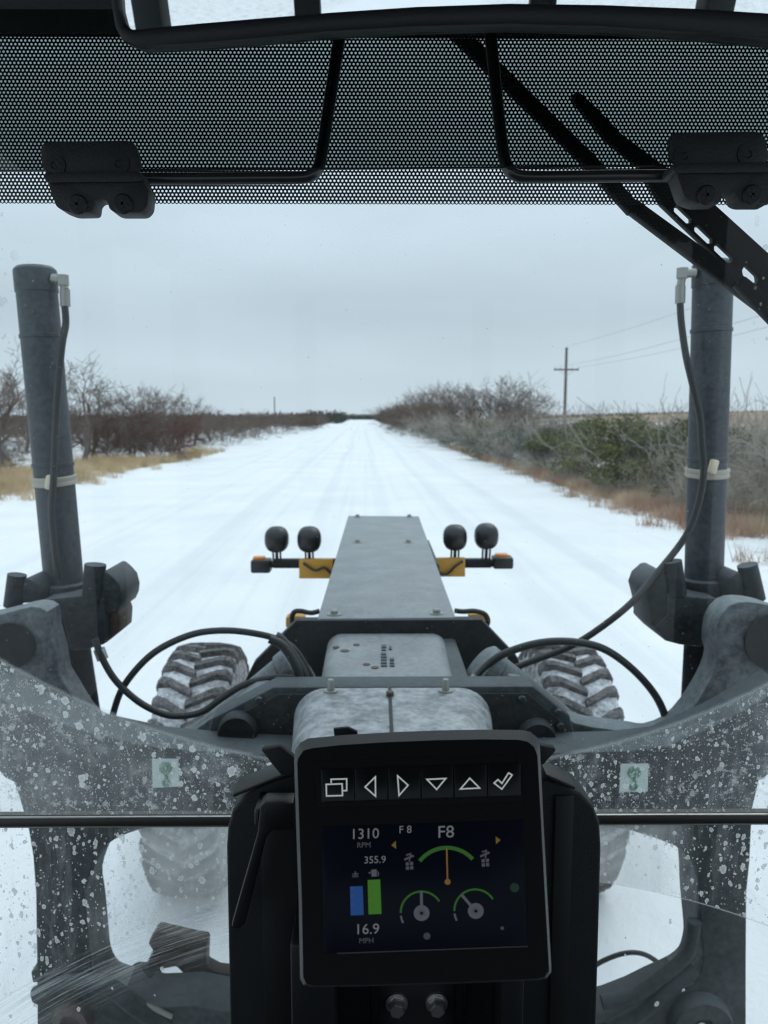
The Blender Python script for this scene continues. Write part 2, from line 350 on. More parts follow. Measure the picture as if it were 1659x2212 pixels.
WY = 0.86                                         # plane of the windscreen
def circle3(a, b, c):
    ax, ay = a; bx, by = b; cx, cy = c
    d = 2*(ax*(by-cy)+bx*(cy-ay)+cx*(ay-by))
    ux = ((ax*ax+ay*ay)*(by-cy)+(bx*bx+by*by)*(cy-ay)+(cx*cx+cy*cy)*(ay-by))/d
    uy = ((ax*ax+ay*ay)*(cx-bx)+(bx*bx+by*by)*(ax-cx)+(cx*cx+cy*cy)*(bx-ax))/d
    return ux, uy, math.hypot(ax-ux, ay-uy)
def wxz(u, v): p = P(u, v, WY); return p.x, p.z
def dirty_glass(name, upper):
    """clear glass with a dust film, dried road spray and the arc a wiper has cleaned"""
    m, t, mx, out = glass_mat(name, (0.94, 0.975, 0.968), 0.5); L = t.links.new
    g = N(t, 'ShaderNodeNewGeometry'); sp = N(t, 'ShaderNodeSeparateXYZ'); L(g.outputs['Position'], sp.inputs[0])
    X, Z = sp.outputs[0], sp.outputs[2]
    def M(op, a, b=None, c=None, clamp=False):
        n = N(t, 'ShaderNodeMath', operation=op, use_clamp=clamp)
        for i, q in enumerate((a, b, c)):
            if q is None: continue
            if isinstance(q, (int, float)): n.inputs[i].default_value = q
            else: L(q, n.inputs[i])
        return n.outputs[0]
    def step(x, lo, hi, a=0.0, b=1.0):
        n = N(t, 'ShaderNodeMapRange'); n.inputs[1].default_value = lo; n.inputs[2].default_value = hi; n.inputs[3].default_value = a; n.inputs[4].default_value = b; L(x, n.inputs[0]); return n.outputs[0]
    def noise(scale, detail=4, rough=0.6, vec=None, dist=0.0):
        n = N(t, 'ShaderNodeTexNoise', i_Scale=scale, i_Detail=float(detail), i_Roughness=rough, i_Distortion=dist); L(vec or g.outputs['Position'], n.inputs['Vector']); return n.outputs[0]
    def rad(cx, cz):
        dx = M('SUBTRACT', X, cx); dz = M('SUBTRACT', Z, cz)
        return M('SQRT', M('ADD', M('MULTIPLY', dx, dx), M('MULTIPLY', dz, dz)))
    # position warped a little so that spots are not perfect discs
    wn = N(t, 'ShaderNodeTexNoise', i_Scale=130.0, i_Detail=3.0); L(g.outputs['Position'], wn.inputs['Vector'])
    wv = N(t, 'ShaderNodeVectorMath', operation='MULTIPLY_ADD'); L(wn.outputs['Color'], wv.inputs[0]); wv.inputs[1].default_value = (0.0065, 0, 0.0065); L(g.outputs['Position'], wv.inputs[2])
    def spots(scale, prob, rmin, rmax, stretch=0.8):
        mp = N(t, 'ShaderNodeMapping'); mp.inputs['Scale'].default_value = (1.0, 0.0, stretch); L(wv.outputs[0], mp.inputs[0])
        vo = N(t, 'ShaderNodeTexVoronoi', voronoi_dimensions='3D', i_Scale=scale); L(mp.outputs[0], vo.inputs['Vector'])
        sx = N(t, 'ShaderNodeSeparateColor'); L(vo.outputs['Color'], sx.inputs[0])
        rr = step(sx.outputs[0], 1.0 - prob, 1.0, rmin, rmax)
        live = M('GREATER_THAN', sx.outputs[0], 1.0 - prob)
        ragged = noise(scale*4.5, 4, 0.65)
        d = M('ADD', M('SUBTRACT', rr, vo.outputs['Distance']), M('MULTIPLY', M('SUBTRACT', ragged, 0.5), 0.34))
        body = step(d, 0.0, 0.06)
        rim = M('MULTIPLY', step(d, 0.0, 0.05), step(d, 0.20, 0.06))
        return M('MULTIPLY', live, M('MULTIPLY_ADD', rim, 0.30, M('MULTIPLY', body, M('MULTIPLY_ADD', ragged, 0.5, 0.36)))), sx.outputs[1]
    if upper:
        cx, cz, rr = circle3(wxz(0, 1430), wxz(480, 1622), wxz(1659, 1482))
        r = rad(cx, cz)
        edge = M('ADD', r, M('MULTIPLY', noise(60, 4), 0.004))
        dirty = step(edge, rr - 0.001, rr + 0.002)
        line = M('MULTIPLY', step(edge, rr - 0.004, rr), step(edge, rr + 0.005, rr))
        # unswept strips at both sides of the pane
        ax = M('ABSOLUTE', M('SUBTRACT', X, wxz(829, 600)[0] + 0.005))
        side = M('MULTIPLY', step(M('ADD', ax, M('MULTIPLY', noise(25, 3), 0.03)), 0.415, 0.43), M('GREATER_THAN', Z, wxz(829, 760)[1]))
        s1, _ = spots(68, 0.26, 0.10, 0.38); s2, _ = spots(135, 0.52, 0.10, 0.40); s3, _ = spots(300, 0.33, 0.12, 0.42)
        patch = step(noise(38, 7, 0.72), 0.50, 0.66)
        streak = N(t, 'ShaderNodeMapping'); streak.inputs['Scale'].default_value = (1.0, 1.0, 0.22); L(g.outputs['Position'], streak.inputs[0])
        st = step(noise(70, 6, 0.7, streak.outputs[0]), 0.52, 0.68)
        heavy = step(noise(9, 3, 0.5), 0.42, 0.6)
        mud = M('MAXIMUM', M('MAXIMUM', s1, s2), M('MULTIPLY', s3, 0.8))
        torn = M('MULTIPLY', step(noise(95, 8, 0.68), 0.565, 0.60), step(noise(14, 3), 0.40, 0.52))
        film = M('ADD', M('ADD', M('MULTIPLY', M('MULTIPLY', patch, heavy), 0.30), M('MULTIPLY', st, 0.15)), M('MULTIPLY', torn, 0.42))
        lx = M('MAXIMUM', step(X, -0.10, -0.40, 0.02, 0.22), step(X, 0.10, 0.40, 0.02, 0.13))
        s4, _ = spots(430, 0.40, 0.14, 0.42); mud = M('MAXIMUM', mud, M('MULTIPLY', s4, 0.55))
        lx = M('MULTIPLY', lx, step(noise(16, 5, 0.6), 0.25, 0.65, 0.5, 1.25))
        dd = M('MULTIPLY', dirty, M('ADD', M('MAXIMUM', mud, film), lx))
        dd = M('MAXIMUM', dd, M('MULTIPLY', line, 0.35))
        dd = M('MAXIMUM', dd, M('MULTIPLY', side, M('MULTIPLY', M('MAXIMUM', s2, s1), 0.5)))
        speck, _ = spots(260, 0.05, 0.05, 0.16, 1.0); speck2, _ = spots(420, 0.05, 0.08, 0.2, 1.0)
        dd = M('MAXIMUM', dd, M('MAXIMUM', M('MULTIPLY', speck, 0.9), speck2))
        fine = M('ADD', 0.004, M('MULTIPLY', step(noise(5, 4), 0.35, 0.7), 0.010))
        dd = M('ADD', dd, fine, clamp=True)
    else:
        cxl, czl, rl = circle3(wxz(60, 2125), wxz(290, 2015), wxz(490, 1952))
        cxr, czr, rR = circle3(wxz(1298, 1905), wxz(1480, 1942), wxz(1659, 2000))
        rad_l, rad_r = rad(cxl, czl), rad(cxr, czr)
        left = M('LESS_THAN', X, wxz(880, 1900)[0]); right = M('SUBTRACT', 1.0, left)
        swl = step(rad_l, rl + 0.004, rl - 0.004); swr = step(rad_r, rR + 0.001, rR - 0.001)
        swept = M('ADD', M('MULTIPLY', left, swl), M('MULTIPLY', right, swr))
        s1, _ = spots(84, 0.20, 0.12, 0.40, 0.7); s2, _ = spots(150, 0.48, 0.12, 0.44, 0.7); s3, _ = spots(310, 0.40, 0.12, 0.42)
        run = N(t, 'ShaderNodeMapping'); run.inputs['Scale'].default_value = (1.0, 1.0, 0.16); L(g.outputs['Position'], run.inputs[0])
        rn = M('MULTIPLY', step(noise(75, 6, 0.7, run.outputs[0]), 0.50, 0.7), 0.16)
        spray = M('MULTIPLY', step(M('ADD', M('ABSOLUTE', M('ADD', X, 0.03)), M('MULTIPLY', noise(22, 4), 0.05)), 0.375, 0.325), step(noise(17, 5, 0.6), 0.2, 0.65, 0.26, 0.52))
        drops = M('ADD', M('MAXIMUM', M('MAXIMUM', M('MAXIMUM', s1, s2), M('MULTIPLY', s3, 0.7)), spray), rn)
        # smear lines that follow the wiper's arc on the left pane
        cmb = N(t, 'ShaderNodeCombineXYZ'); L(M('MULTIPLY', rad_l, 420.0), cmb.inputs[0]); L(M('MULTIPLY', X, 9.0), cmb.inputs[1])
        sm = N(t, 'ShaderNodeTexNoise', i_Scale=1.0, i_Detail=5.0, i_Roughness=0.7); L(cmb.outputs[0], sm.inputs['Vector'])
        band = M('MULTIPLY', step(rad_l, rl - 0.075, rl - 0.03), left)
        smear = M('MULTIPLY', M('MULTIPLY', step(sm.outputs[0], 0.46, 0.66), M('MULTIPLY', band, swl)), 0.5)
        line = M('MULTIPLY', right, M('MULTIPLY', step(rad_r, rR - 0.0016, rR), step(rad_r, rR + 0.0016, rR)))
        few, _ = spots(95, 0.06, 0.1, 0.34, 0.8)
        dd = M('MAXIMUM', M('MULTIPLY', drops, M('SUBTRACT', 1.0, swept)), M('MAXIMUM', smear, M('MULTIPLY', line, 0.45)))
        dd = M('MAXIMUM', dd, few)
        dd = M('ADD', dd, M('ADD', 0.018, M('MULTIPLY', step(noise(8, 5), 0.35, 0.7), 0.05)), clamp=True)
    df = N(t, 'ShaderNodeBsdfDiffuse'); df.inputs[0].default_value = (0.62, 0.66, 0.65, 1)
    tl = N(t, 'ShaderNodeBsdfTranslucent'); tl.inputs[0].default_value = (0.62, 0.66, 0.65, 1)
    md = N(t, 'ShaderNodeMixShader', i_Fac=0.75); L(df.outputs[0], md.inputs[1]); L(tl.outputs[0], md.inputs[2])
    m2 = N(t, 'ShaderNodeMixShader'); L(dd, m2.inputs[0]); L(mx.outputs[0], m2.inputs[1]); L(md.outputs[0], m2.inputs[2])
    L(m2.outputs[0], out.inputs[0])
    return m
M_glass_up = dirty_glass('upper_pane_glass', True)
M_glass_lo = dirty_glass('lower_pane_glass', False)

# ------------------------------------------------------------------ ground, road, hill
ROADROT = Matrix.Rotation(R(1.15), 4, 'Z')        # the road runs a little left of the machine's heading
def W(t_, s_, z=0.0): return ROADROT @ Vector((t_ + CAM.x, s_, z))
nrng = np.random.RandomState(3)
def bump2(x, y): return (np.sin(x*0.31+1.3)*np.cos(y*0.23+0.4) + 0.5*np.sin(x*0.83+y*0.47) + 0.35*np.sin(x*1.9-y*1.3+2))
def ground_z(t_, s_):
    t_ = np.asarray(t_, float); s_ = np.asarray(s_, float)
    off = np.clip((np.maximum(t_-7.6, -(t_+11.3)))/3.0, 0, 1)
    z = off * (0.10*bump2(t_, s_) + 0.10) - 0.02
    z = z + np.clip((t_ - 12)/120, 0, 1)**1.2 * 3.4 * np.clip((s_+40)/90, 0, 1) * np.clip((900-s_)/400, 0, 1)
    z = z - np.clip((-t_ - 14)/60, 0, 1) * 0.6
    return z
def grid_mesh(name, ts, ss, zf, mat):
    T, S = np.meshgrid(ts, ss); Zz = zf(T, S)
    V = np.stack([T.ravel(), S.ravel(), Zz.ravel()], 1)
    nx, ny = len(ts), len(ss)
    F = [(j*nx+i, j*nx+i+1, (j+1)*nx+i+1, (j+1)*nx+i) for j in range(ny-1) for i in range(nx-1)]
    o = mobj(name, V, F, mat, None, 80)
    o.location = (CAM.x, 0, 0); o.rotation_euler = (0, 0, R(1.15)); return o
ts = np.unique(np.concatenate([-np.geomspace(12, 2500, 40), np.linspace(-12, 30, 60), np.geomspace(30, 2500, 45)]))
ss = np.unique(np.concatenate([-np.geomspace(10, 600, 14), np.linspace(-10, 90, 90), np.geomspace(90, 4000, 60)]))
tag(grid_mesh('ground', ts, ss, ground_z, M_snow), kind='structure')
def road_z(T, S):
    e = np.clip((5.6 - np.abs(T+0.6))/2.5, 0, 1)
    ruts = -0.02*sum(np.exp(-((T-c)/0.28)**2) for c in (-1.15, 0.65, 2.6, 4.3))
    return 0.012 + e*0.10 + ruts*np.clip(e*3, 0, 1) + 0.008*bump2(T*2.1, S*0.4)*e
tr = np.linspace(-8.2, 6.9, 74); sr = np.unique(np.concatenate([np.linspace(-40, 60, 80), np.geomspace(60, 900, 60)]))
tag(grid_mesh('road', tr, sr, road_z, M_road), kind='structure')

def hill_z(T, S): return 0.75 + np.clip((T-60)/120, 0, 1)*2.4 + 0.35*bump2(T*0.09, S*0.07) + 1.4*np.clip((T-150)/300, 0, 1) - 3.0*np.clip((S-420)/200, 0, 1) - 2.2*np.clip((34-T)/16, 0, 1)
tag(grid_mesh('hill', np.concatenate([np.linspace(16, 60, 40), np.linspace(64, 560, 60)]), np.linspace(8, 620, 110), lambda T, S: hill_z(T, S) + ground_z(T, S)*0.55, M_hill), kind='structure')

# ------------------------------------------------------------------ vegetation
def seg_mesh(name, segs, mat):
    """segs: array n x 8 (p0, p1, r0, r1) -> three-sided twigs in one mesh"""
    A = np.asarray(segs, float); p0, p1 = A[:, :3], A[:, 3:6]; r0, r1 = A[:, 6:7], A[:, 7:8]
    d = p1 - p0; d /= np.maximum(np.linalg.norm(d, axis=1, keepdims=True), 1e-6)
    ref = np.where(np.abs(d[:, 2:3]) < 0.9, np.array([[0, 0, 1.0]]), np.array([[1.0, 0, 0]]))
    a = np.cross(d, ref); a /= np.linalg.norm(a, axis=1, keepdims=True); b = np.cross(d, a)
    rows = []
    for p, r in ((p0, r0), (p1, r1)):
        for k in range(3):
            th = 2*math.pi*k/3
            rows.append(p + (a*math.cos(th) + b*math.sin(th))*r)
    V = np.stack(rows, 1).reshape(-1, 3)
    n = len(A); base = np.arange(n)[:, None]*6
    F = np.concatenate([base + np.array([[k, (k+1) % 3, 3+(k+1) % 3, 3+k]]) for k in range(3)], 0)
    me = bpy.data.meshes.new(name)
    me.vertices.add(len(V)); me.vertices.foreach_set('co', V.ravel())
    me.loops.add(F.size); me.loops.foreach_set('vertex_index', F.ravel().astype(np.int32))
    me.polygons.add(len(F)); me.polygons.foreach_set('loop_start', np.arange(0, F.size, 4, dtype=np.int32))
    me.update(calc_edges=True); me.validate(); me.materials.append(mat); return me
def grow(rg, out, p, d, length, r, depth, maxd, spread, up, nseg=3, kids=(3, 5), rmin=0.004, wob=0.25, tr_out=None):
    pts = [p]
    step = length/nseg
    for i in range(nseg):
        d = (d + rg.normal(0, wob, 3)*0.5 + np.array([0, 0, up])*0.25); d /= np.linalg.norm(d)
        q = p + d*step; rr = max(rmin, r*(1-0.22*(i+1)/nseg*1.6))
        (tr_out if (tr_out is not None and depth == 0) else out).append((*p, *q, max(r*(1-0.22*i/nseg*1.6), rmin), rr)); p = q; pts.append((p.copy(), d.copy(), rr))
    if depth >= maxd: return
    nk = rg.randint(kids[0], kids[1]+1)
    for k in range(nk):
        i = rg.randint(1, nseg+1) if k else nseg
        b, dd, rr = pts[i]
        nd = dd + rg.normal(0, spread, 3); nd /= np.linalg.norm(nd)
        grow(rg, out, b, nd, length*rg.uniform(0.55, 0.82), max(rr*0.68, rmin), depth+1, maxd, spread, up, nseg, kids, rmin, wob)
def bare_tree(seed, h, spread=0.62, maxd=5, kids=(3, 4), rmin=0.009, stems=1):
    rg = np.random.RandomState(seed); tw, tk = [], []
    for s_ in range(stems):
        d = np.array([rg.normal(0, .12*(1+stems*.3)), rg.normal(0, .12*(1+stems*.3)), 1.0]); d /= np.linalg.norm(d)
        grow(rg, tw, np.array([rg.normal(0, .1*(stems-1)), rg.normal(0, .1*(stems-1)), -0.2]), d, h*0.34, 0.028*h/max(1, stems**.5), 0, maxd, spread, 0.18, 3, kids, rmin, tr_out=tk)
    tk, tw = np.array(tk), np.array(tw)
    sc_ = h/max(tw[:, 5].max(), 0.1); tk[:, :6] *= sc_; tw[:, :6] *= sc_
    return tk, tw
def shrub(seed, h, wide, stems=14, maxd=3, kids=(3, 5), spread=0.45, rmin=0.006, droop=0.0):
    rg = np.random.RandomState(seed); tw = []
    for i in range(stems):
        a = rg.uniform(0, 2*math.pi); rr = wide*0.5*math.sqrt(rg.uniform(0, 1))
        d = np.array([math.cos(a)*rr*0.55, math.sin(a)*rr*0.55, rg.uniform(.7, 1.1)*h*0.6]); d /= np.linalg.norm(d)
        grow(rg, tw, np.array([math.cos(a)*rr*0.55, math.sin(a)*rr*0.55, -0.1]), d, h*rg.uniform(.35, .6), 0.012, 0, maxd, spread, 0.12 - droop, 3, kids, rmin)
    tw = np.array(tw); tw[:, [2, 5]] *= h/max(np.percentile(tw[:, 5], 99), .1)
    return tw
def leaf_mesh(name, centers, size, rg, mat, lean=0.8):
    n = len(centers); s = size*rg.uniform(.5, 1.3, (n, 1))
    d = rg.normal(0, 1, (n, 3)); d[:, 2] = np.abs(d[:, 2])*lean; d /= np.linalg.norm(d, axis=1, keepdims=True)
    e = np.cross(d, rg.normal(0, 1, (n, 3))); e /= np.linalg.norm(e, axis=1, keepdims=True)
    V = np.stack([centers - e*s*0.28, centers + d*s, centers + e*s*0.28, centers - d*s*0.35], 1).reshape(-1, 3)
    F = np.arange(4*n).reshape(-1, 4)
    me = bpy.data.meshes.new(name)
    me.vertices.add(len(V)); me.vertices.foreach_set('co', V.ravel())
    me.loops.add(F.size); me.loops.foreach_set('vertex_index', F.ravel().astype(np.int32))
    me.polygons.add(len(F)); me.polygons.foreach_set('loop_start', np.arange(0, F.size, 4, dtype=np.int32))
    me.update(calc_edges=True); me.materials.append(mat); return me
def gz(t_, s_): return float(ground_z(t_, s_))
def place(e, t_, s_, rz, sx=1.0, sz=1.0, extra=0.0):
    p = W(t_, s_, gz(t_, s_) + extra); e.location = p; e.rotation_euler = (0, 0, rz); e.scale = (sx, sx, sz)

TREES = [bare_tree(11, 6.2, 0.60, kids=(3, 4)), bare_tree(23, 5.5, 0.66, kids=(3, 4)), bare_tree(37, 5.0, 0.7, stems=3, maxd=4, kids=(3, 5))]
TREEM = [(seg_mesh('trunk', a, M_bark), seg_mesh('crown', b, M_brown)) for a, b in TREES]
def tree_thing(k, t_, s_, h, label, group, sx=1.0):
    e = empty('bare_tree'); link(bpy.data.objects.new('trunk', TREEM[k][0]), e); link(bpy.data.objects.new('crown', TREEM[k][1]), e)
    base = (6.2, 5.5, 5.0)[k]
    place(e, t_, s_, rnd.uniform(0, 6.28), h/base*sx, h/base); tag(e, label, 'tree', group); return e
GL = 'bare trees left of the road'
tree_thing(0, -18.4, 39, 7.2, 'tallest bare grey tree above the dry tan grass, beside the lift cylinder', GL, 1.15)
tree_thing(1, -16.4, 45, 6.6, 'wide bare tree with forked crown behind the left lift cylinder', GL, 1.2)
for (t_, s_, h, k, sx) in ((-15.4, 52, 5.1, 2, 1.1), (-16.5, 60, 5.4, 0, 1.2), (-19.5, 55, 6.0, 1, 1.2), (-22, 47, 7.0, 2, 1.1), (-15.8, 72, 4.9, 1, 1.2), (-16.5, 84, 5.1, 0, 1.3), (-19, 66, 5.8, 2, 1.1), (-21, 80, 5.6, 0, 1.3), (-27, 62, 6.0, 1, 1.2), (-17.6, 50, 5.6, 1, 1.1), (-20.4, 43, 6.6, 0, 1.1)):
    tree_thing(k, t_, s_, h, ('low bare tree just behind the two tallest trees above the tan grass' if s_ < 54 else ('low bare tree over the red-brown shrub at the end of the tan grass' if s_ < 70 else 'farther low bare tree between the red-brown shrub and the distant pole')), GL, sx)
GR = 'bare trees in the thicket right of the road'
for (t_, s_, h, k, sx, lb) in ((12.2, 74, 7.2, 2, 1.0, 'tallest bushy bare tree in the thicket right of the road'),):
    tree_thing(k, t_, s_, h, lb, GR, sx)
for (t_, s_, h, k, sx) in ((10.4, 92, 7.2, 2, 1.1), (11.6, 82, 6.6, 1, 1.2), (14.0, 72, 6.4, 0, 1.1), (15.2, 78, 6.2, 2, 1.1), (9.6, 112, 7.4, 2, 1.1), (9.0, 135, 7.4, 1, 1.3), (13, 66, 5.4, 1, 1.1), (16.5, 74, 5.4, 2, 1.1), (11.2, 76, 6.6, 0, 1.1), (12.8, 84, 7.0, 2, 1.1), (10.0, 100, 7.0, 1, 1.2)):
    tree_thing(k, t_, s_, h, ('grey-brown bare tree at the outer edge of the thicket, toward the utility pole' if t_ > 12.5 else ('dense grey-brown bare tree in the heart of the right thicket' if s_ < 95 else 'distant grey-brown bare tree where the thicket meets the brown hedge')), GR, sx)

SHR = {'brown': [seg_mesh('twigs', shrub(s_, 2.6, 3.0, 16, 3, (3, 5), 0.5, 0.007), M_brown) for s_ in (5, 6)],
       'red': [seg_mesh('twigs', shrub(8, 2.7, 2.6, 22, 3, (4, 5), 0.5, 0.008), M_red)],
       'grey': [seg_mesh('twigs', shrub(s_, 2.6, 3.4, 18, 3, (3, 5), 0.55, 0.006, 0.12), M_greytw) for s_ in (15, 16)],
       'sage': None}
def shrub_thing(kind, t_, s_, h, label, group, sx=1.0, name='bare_shrub'):
    ms = SHR[kind]; me = ms[rnd.randrange(len(ms))]
    o = link(bpy.data.objects.new(name, me)); place(o, t_, s_, rnd.uniform(0, 6.28), h/2.6*sx, h/2.6); tag(o, label, 'shrub', group); return o
GB = 'brown shrubs left of the road'
shrub_thing('red', -13.2, 50, 2.9, 'dense red-brown shrub at the road edge past the tan grass', GB, 1.15)
for (t_, s_, h, sx) in ((-15.4, 49, 1.7, 1.2), (-17.5, 52, 1.9, 1.3), (-20, 44, 1.5, 1.3), (-15.5, 58, 2.4, 1.2), (-18, 62, 2.6, 1.3), (-14.2, 66, 2.7, 1.3), (-16.5, 70, 2.8, 1.4), (-13.8, 78, 2.8, 1.3), (-15.5, 86, 2.9, 1.4), (-13.2, 95, 2.8, 1.4), (-15, 104, 3.0, 1.4), (-12.8, 118, 3.0, 1.5), (-14.5, 130, 3.2, 1.6), (-12.4, 145, 3.1, 1.6), (-22.5, 54, 1.9, 1.4), (-25, 49, 1.8, 1.4), (-23, 64, 2.9, 1.5), (-20.5, 72, 2.9, 1.5), (-28, 56, 2.9, 1.5), (-12, 165, 3.2, 1.7), (-11.6, 190, 3.3, 1.8)):
    shrub_thing('brown', t_, s_, h*1.08, 'leafless brown shrub under the bare trees behind the tan grass' if s_ < 57 else ('leafless brown shrub past the red-brown shrub, where the tan grass ends' if s_ < 90 else 'far leafless brown shrub along the narrowing left edge of the road'), GB, sx)
def evergreen(seed, h, wide, mat, n, size):
    rg = np.random.RandomState(seed); cs = []
    for i in range(26):
        a = rg.uniform(0, 6.28); rr = wide*0.46*math.sqrt(rg.uniform(0, 1)); z = rg.uniform(0.12, 0.92)*h*(1-0.45*(rr/(wide*0.5))**2)
        c = np.array([math.cos(a)*rr, math.sin(a)*rr, z]); q = rg.normal(0, 1, (n//26, 3)); q /= np.linalg.norm(q, axis=1, keepdims=True)
        cs.append(c + q*rg.uniform(.5, 1.05, (n//26, 1))*np.array([wide*.15, wide*.15, h*.13]))
    return leaf_mesh('foliage', np.concatenate(cs), size, rg, mat)
CED = [evergreen(s_, 2.6, 3.6, M_cedar, 7000, 0.10) for s_ in (31, 32)]
SAG = [evergreen(s_, 2.3, 3.2, M_sage, 5200, 0.10) for s_ in (41, 42)]
STEMS = [seg_mesh('stem', shrub(s_, 2.9, 3.2, 9, 2, (2, 4), 0.5, 0.009, 0.05), M_greytw) for s_ in (51, 52)]
def bush_thing(kind, t_, s_, h, label, group, sx=1.0):
    ms, base = (CED, 2.6) if kind == 'juniper' else (SAG, 2.3)
    e = empty('juniper_bush' if kind == 'juniper' else 'scrub_bush'); i = rnd.randrange(2)
    link(bpy.data.objects.new('foliage', ms[i]), e); tag(link(bpy.data.objects.new('stem', STEMS[i]), e), kind='stuff')
    place(e, t_, s_, rnd.uniform(0, 6.28), h/base*sx, h/base); tag(e, label, 'bush', group); return e
GJ = 'green junipers right of the road'
bush_thing('juniper', 9.9, 27.5, 3.0, 'large dark green juniper beside the right lift cylinder', GJ, 1.05)
for (t_, s_, h, sx) in ((12.0, 25.5, 2.8, 1.05), (10.0, 32, 2.9, 1.1), (12.8, 21.5, 2.3, 1.0), (13.0, 30, 2.9, 1.15), (10.4, 23.6, 2.0, 0.9), (8.9, 57, 2.6, 0.8), (9.6, 37, 2.5, 0.9)):
    bush_thing('juniper', t_, s_, h, ('dark green juniper tangled in grey brush past the right lift cylinder' if s_ < 26 else ('dark green juniper behind the large one beside the lift cylinder' if s_ < 40 else 'small dark green juniper alone among grey-green scrub near the thicket')), GJ, sx)
GS = 'grey-green scrub right of the road'
for (t_, s_, h, sx) in ((9.2, 38, 2.2, 1.1), (8.8, 44, 2.3, 1.1), (11, 42, 2.4, 1.2), (8.4, 50, 2.2, 1.1), (10.5, 50, 2.5, 1.3), (8.3, 64, 2.3, 1.2), (10, 60, 2.6, 1.3), (8.2, 74, 2.4, 1.2), (8.0, 86, 2.5, 1.2), (13, 48, 2.5, 1.3), (13.5, 56, 2.6, 1.3), (15.5, 40, 2.4, 1.2), (15, 34, 2.3, 1.2)):
    bush_thing('sage', t_, s_, h, 'grey-green scrub bush between the junipers and the bare thicket' if t_ < 9.5 else 'grey-green scrub bush below the utility pole, behind the roadside row', GS, sx)
GG = 'grey leafless brush right of the road'
for (t_, s_, h, sx) in ((10.4, 19.0, 2.3, 1.0), (12.4, 18.0, 2.7, 1.0), (9.6, 21.0, 1.3, .9), (11.4, 23.0, 2.6, 1.1), (14.0, 20.5, 2.9, 1.2), (8.7, 26, 0.9, 1.2), (8.5, 31, 1.0, 1.2), (8.6, 36, 1.5, 1.2), (12.2, 36, 2.7, 1.2), (8.6, 41, 2.2, 1.1), (9.4, 47, 2.5, 1.2), (12, 52, 2.8, 1.3), (9.2, 56, 2.6, 1.2), (9.0, 69, 2.9, 1.3), (8.6, 80, 3.0, 1.3), (8.4, 98, 3.4, 1.4), (17, 28, 2.9, 1.3), (18, 36, 3.0, 1.4), (14.5, 45, 2.9, 1.3), (16, 24, 2.9, 1.2)):
    shrub_thing('grey', t_, s_, h*1.08, 'grey leafless brush around the thin saplings past the right lift cylinder' if s_ < 24.5 else ('arching grey leafless brush among the green junipers' if s_ < 37.5 else 'grey leafless brush between the utility pole and the road'), GG, sx)
for (t_, s_, h, sx) in ((8.4, 108, 4.6, 1.1), (8.2, 124, 5.0, 1.1), (8.0, 142, 5.2, 1.1), (8.0, 165, 5.2, 1.2), (8.0, 190, 5.2, 1.3), (7.8, 220, 5.2, 1.4), (10.4, 118, 5.6, 1.2), (10.2, 150, 5.8, 1.3), (10.0, 185, 5.8, 1.3)):
    shrub_thing('brown', t_, s_, h, 'tall brown hedge shrub where the right road edge meets the horizon', 'brown hedge right of the road', sx)
SAP = [seg_mesh('stems', shrub(s_, 3.9, 1.1, 5, 2, (2, 3), 0.22, 0.007), M_greytw) for s_ in (61, 62)]
for i, (t_, s_, h) in enumerate(((7.6+2.6, 25.0, 3.9), (10.5, 20.3, 3.7), (11.6, 21.5, 3.9), (12.6, 21.0, 3.6))):
    o = link(bpy.data.objects.new('bare_sapling', SAP[i % 2])); place(o, t_, s_, i*1.7, h/3.9, h/3.9)
    if i == 0: tag(o, 'thin pale bare sapling leaning above the juniper beside right lift cylinder', 'sapling', 'bare saplings')
    else: tag(o, 'thin pale bare sapling standing in the grey brush past right lift cylinder', 'sapling', 'bare saplings')

def grass(name, spots, n, h, mat, label, rgseed):
    rg = np.random.RandomState(rgseed); cs = []
    tot = sum(a[4] for a in spots)
    for (t0, t1, s0, s1, wgt) in spots:
        k = int(n*wgt/tot); nt_ = max(3, k//45)
        c = np.stack([rg.uniform(t0, t1, nt_), rg.uniform(s0, s1, nt_)], 1)
        q = c[rg.randint(0, nt_, k)] + rg.normal(0, .16, (k, 2)); cs.append(q)
    q = np.concatenate(cs); z = ground_z(q[:, 0], q[:, 1]); m = len(q)
    a = rg.uniform(0, 6.28, m); hh = h*rg.uniform(.4, 1.2, m); ln = rg.normal(0, .35, (m, 2))*hh[:, None]
    b = np.stack([np.cos(a), np.sin(a)], 1)*0.009
    V = np.zeros((m, 3, 3)); V[:, 0, :2] = q-b; V[:, 1, :2] = q+b; V[:, 2, :2] = q+ln
    V[:, 0, 2] = z-.03; V[:, 1, 2] = z-.03; V[:, 2, 2] = z+hh
    V = V.reshape(-1, 3); F = np.arange(3*m, dtype=np.int32)
    me = bpy.data.meshes.new(name); me.vertices.add(len(V)); me.vertices.foreach_set('co', V.ravel())
    me.loops.add(3*m); me.loops.foreach_set('vertex_index', F); me.polygons.add(m); me.polygons.foreach_set('loop_start', np.arange(0, 3*m, 3, dtype=np.int32))
    me.update(calc_edges=True); me.materials.append(mat)
    o = link(bpy.data.objects.new(name, me)); o.location = (CAM.x, 0, 0); o.rotation_euler = (0, 0, R(1.15))
    tag(o, label, 'grass', kind='stuff'); return o
grass('tan_grass', ((-15.5, -12.2, 22, 34, 5), (-16, -11.9, 32, 48, 5), (-22, -15, 26, 46, 4), (-13.4, -11.2, 46, 62, 1.6), (-30, -20, 30, 50, 1.5), (-12.0, -11.0, 24, 60, .25)), 38000, 0.55, M_grass, 'tan dead grass standing on the snowy verge left of the road', 71)
